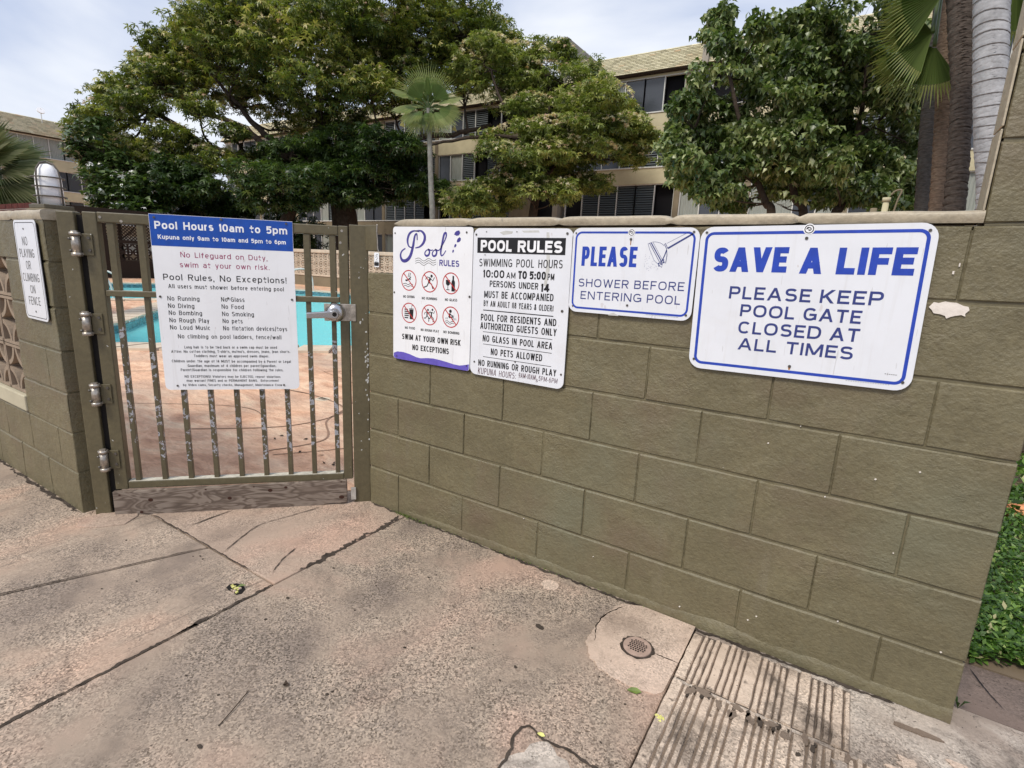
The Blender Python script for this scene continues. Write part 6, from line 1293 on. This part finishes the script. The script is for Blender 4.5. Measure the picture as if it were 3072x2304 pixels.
def f():
    hb = Vector(PB[-1][:3]); tocam = (CAM-Vector((2.4, 10.4, 5.4))).normalized(); rt = Vector((.848, .530, 0)); 
    for hub, a, s_, tl in [((2.42, 10.38, 5.42), 188, 1.0, .5), ((2.49, 10.6, 5.28), 238, 1.0, .4), ((2.48, 10.31, 6.02), 176, 1.15, .3), ((2.9, 10.3, 5.9), 10, .9, .3), ((2.3, 10.5, 6.5), 150, 1.1, .2), ((3.3, 9.5, 5.6), -35, .8, .4), ((3.0, 9.6, 6.0), 20, .9, -.3)]:
        v = (rt*math.cos(R(a))+Vector((0, 0, 1))*math.sin(R(a))+tocam*tl*.4).normalized(); frond(pB, hb+Vector((0, 0, .2)), hub, v, tocam+Vector((0, 0, .4)), 1.08*s_, n=38, spread=R(120), tip=.5)
rel(pB, f)
# fan palm at the left edge
lf = empty('fan_palm', (-10.9, 1.3, 0), label='bushy fan palm cut by the left edge behind the brick wall', cat='palm')
def f():
    c0 = Vector((-10.85, 1.35, 2.35)); MB().tube([(-10.9, 1.3, 0), (-10.9, 1.3, 1.6), tuple(c0)], [.16, .15, .1], 12).build('trunk', M['palmbark'], lf)
    tocam = (CAM-c0).normalized(); rt = Vector((.848, .530, 0))
    for a, s_, tl in [(60, 1.1, .2), (35, 1.1, .3), (12, 1.15, .2), (-14, 1.1, .3), (-45, 1.15, .5), (-70, 1.0, .6), (90, 1, -.3), (130, 1, .2), (-20, 1.1, -.4), (25, 1.0, -.5), (180, 1, .2), (-110, 1, .5), (50, 1.0, .6)]:
        v = (rt*math.cos(R(a))+Vector((0, 0, 1))*math.sin(R(a))+tocam*tl).normalized(); frond(lf, c0, c0+v*.35, v, tocam*.6+Vector((0, 0, .7)), .82*s_, n=34, spread=R(120), tip=.3, mt=M['frond_d'])
rel(lf, f)
# --- ground cover past the wall end, stones
def cover(x0, x1, y0, y1, n, s0):
    P = np.stack([NR.uniform(x0, x1, n), y0+(y1-y0)*NR.uniform(0, 1, n)**1.6, np.zeros(n)], 1); P[:, 2] = .012+.05*NR.uniform(0, 1, n)+.02*np.sin(P[:, 0]*9)*np.sin(P[:, 1]*7)
    P = P[(P[:, 1] > .40+.03*np.sin(P[:, 0]*17)-.0)]; n = len(P); X, Y, Z = rot_rand(n, -.35); k = NR.uniform(.6, 1.3, n)*s0*(1+P[:, 1]*.12)
    T = np.array([(0, 0, 0), (.45, .24, .03), (1, 0, -.04), (.45, -.24, .03)]); F = np.array([(0, 3, 2, 1)]); V, F = place(T, F, P, X, Y, Z, k)
    tn = np.clip(NR.normal(.5, .22, n), 0, .93); tn[NR.uniform(0, 1, n) > .985] = 1.0; return V, F, tn
V1, F1, T1 = cover(2.42, 3.6, .38, 2.6, 34000, .027); V2, F2, T2 = cover(2.42, 9, 2.0, 12, 26000, .06)
link('ground_cover', fast_mesh('ground_cover', np.concatenate([V1, V2]), np.concatenate([F1, F2+len(V1)]), [M['grass']], attr=np.concatenate([T1, T2])), None, kind='stuff')
for i, (x, y, z, m_, sx, rz_, lab) in enumerate([(3.02, 2.05, .045, 'terra', .12, .3, 'orange terracotta stone lying in the ground cover'), (3.06, 2.25, .15, 'drain', .07, 1.2, 'pinkish stone standing behind the orange one')]):
    t = empty('garden_stone', (x, y, 0), rz_, label=lab, cat='stone'); bm = bmesh_new = None
    V = []; F = []; n_ = 12
    for a in range(7):
        th = math.pi*a/6
        for b_ in range(n_):
            ph = 2*math.pi*b_/n_; v = Vector((math.sin(th)*math.cos(ph)*sx*1.3, math.sin(th)*math.sin(ph)*sx*.7, math.cos(th)*(.055 if i == 0 else .11))); v *= 1+.25*mnoise.noise(v*14+Vector((i*5, 0, 0))); V.append((v.x, v.y, v.z+z))
    for a in range(6):
        for b_ in range(n_): F.append((a*n_+b_, (a+1)*n_+b_, (a+1)*n_+(b_+1) % n_, a*n_+(b_+1) % n_))
    MB().add(V, F, 0, True).build('stone', M[m_], t)
gw = empty('garden_wall', (4.2, 3.6, 0), label='dark rough stone edging beyond the ground cover at the right edge', cat='wall')
MB().box(-1.6, 0, 0, 3, .3, .42).build('core', M['bark'], gw); MB().box(-1.6, .05, .42, 3, 6, .9).build('bank', M['walk'], gw)
# --- litter
def litter(name, x, y, label, cat, P, m, z=.004, rz=0, group=None):
    t = empty(name, (x, y, z), rz, label=label, cat=cat, group=group); MB().add(P[0], P[1]).build(name+'_blade', m, t); return t
LFm = [(0, 0, 0), (.012, .008, .006), (.03, .009, .008), (.045, 0, .003), (.03, -.008, .0), (.012, -.007, .001)]
litter('fallen_leaf', 1.60, -.445, 'dark green curled leaf below the drain patch', 'leaf', (LFm, [(0, 1, 2, 3), (0, 3, 4, 5)]), M['greenleaf'], rz=.3)
litter('fallen_leaf', 1.452, -.742, 'small bright green leaf on the crack near the bottom edge', 'leaf', ([tuple(c*.55 for c in q) for q in LFm], [(0, 1, 2, 3), (0, 3, 4, 5)]), M['yellow'], .006, rz=.1)
litter('fallen_leaf', .74, -1.035, 'shrivelled brown leaf on the middle of the paving', 'leaf', ([tuple(c*.5 for c in q) for q in LFm]+[(.006, .012, .008), (.0, -.008, .006)], [(0, 1, 2, 3), (0, 3, 4, 5), (0, 6, 2, 7)]), M['brownleaf'], rz=.6)
tw = empty('twig', (.70, -1.17, .002), label='thin curved twig lying on the bare paving', cat='twig'); MB().tube(spline([(-.022, .065, .001), (-.004, .03, .004), (.012, -.01, .003), (.026, -.05, .001)], 6), .0014, 5).build('stem', M['brownleaf'], tw)
for i, (x, y, lab) in enumerate([(1.718, -.50, 'yellow blossom at the edge of the grooved pad, higher one'), (1.70, -.80, 'yellow blossom cluster at the bottom edge beside the grooved pad')]):
    t = empty('fallen_blossom', (x, y, .004), label=lab, cat='blossom'); b = MB()
    for k in range(16):
        a, r = rng.uniform(0, 6.28), rng.uniform(0, .013); px, py = r*math.cos(a), r*math.sin(a); b.add([(px, py, .002), (px+.005, py+.002, .007), (px+.001, py+.006, .009), (px-.004, py+.002, .006)], [(0, 1, 2, 3)])
    b.build('petals', M['yellow'], t)
DL = ['dry leaf on the deck inside the gate, behind the first bar', 'dry leaf on the deck behind the second gate bar', 'dry leaf on the deck behind the fourth gate bar', 'dry leaf lying deeper in behind the fourth gate bar', 'small dry leaf beside the leaf behind the fourth bar', 'dry leaf farthest in behind the left gate bars', 'dry leaf between the second and third gate bars', 'dry leaf nearest the bottom rail under the gate sign', 'dry leaf by the hinge side of the gate on the deck']
for i in range(9):
    a = rng.uniform(0, 6.28); x, y = [(-1.25, .28), (-1.02, .22), (-.62, .20), (-.75, .3), (-.6, .26), (-1.1, .4), (-.9, .22), (-.58, .22), (-1.3, .35)][i]
    litter('deck_leaf', x, y, DL[i], 'leaf', ([tuple(c*.8 for c in q) for q in LFm], [(0, 1, 2, 3), (0, 3, 4, 5)]), M['brownleaf'], .003, a, 'dry leaves inside the gate')
sp2 = empty('sprout', (2.464, .083, 0), label='tiny green two leaved weed at the foot of the wall end', cat='weed')
for a in (0, 2.2, 4.2): MB().add([(0, 0, 0), (.012*math.cos(a)-.006*math.sin(a), .012*math.sin(a)+.006*math.cos(a), .03), (.026*math.cos(a), .026*math.sin(a), .036), (.012*math.cos(a)+.006*math.sin(a), .012*math.sin(a)-.006*math.cos(a), .03)], [(0, 1, 2, 3)]).build('leaf_blade', M['grass'], sp2)
ms = MB()
for k in range(500):   # moss and tiny weeds along the wall foot
    x = rng.choice([rng.gauss(.33, .07), rng.gauss(.95, .25), rng.gauss(.25, .03)]); y = -abs(rng.gauss(0, .010))-.004; h = rng.uniform(.003, .010); a = rng.uniform(0, 6.28); ms.add([(x, y, .002), (x+.004*math.cos(a), y+.004*math.sin(a), .002), (x+.003*math.cos(a+1), y+.003*math.sin(a+1), h)], [(0, 1, 2)])
o = ms.build('moss', M['greenleaf'], None, kind='stuff')
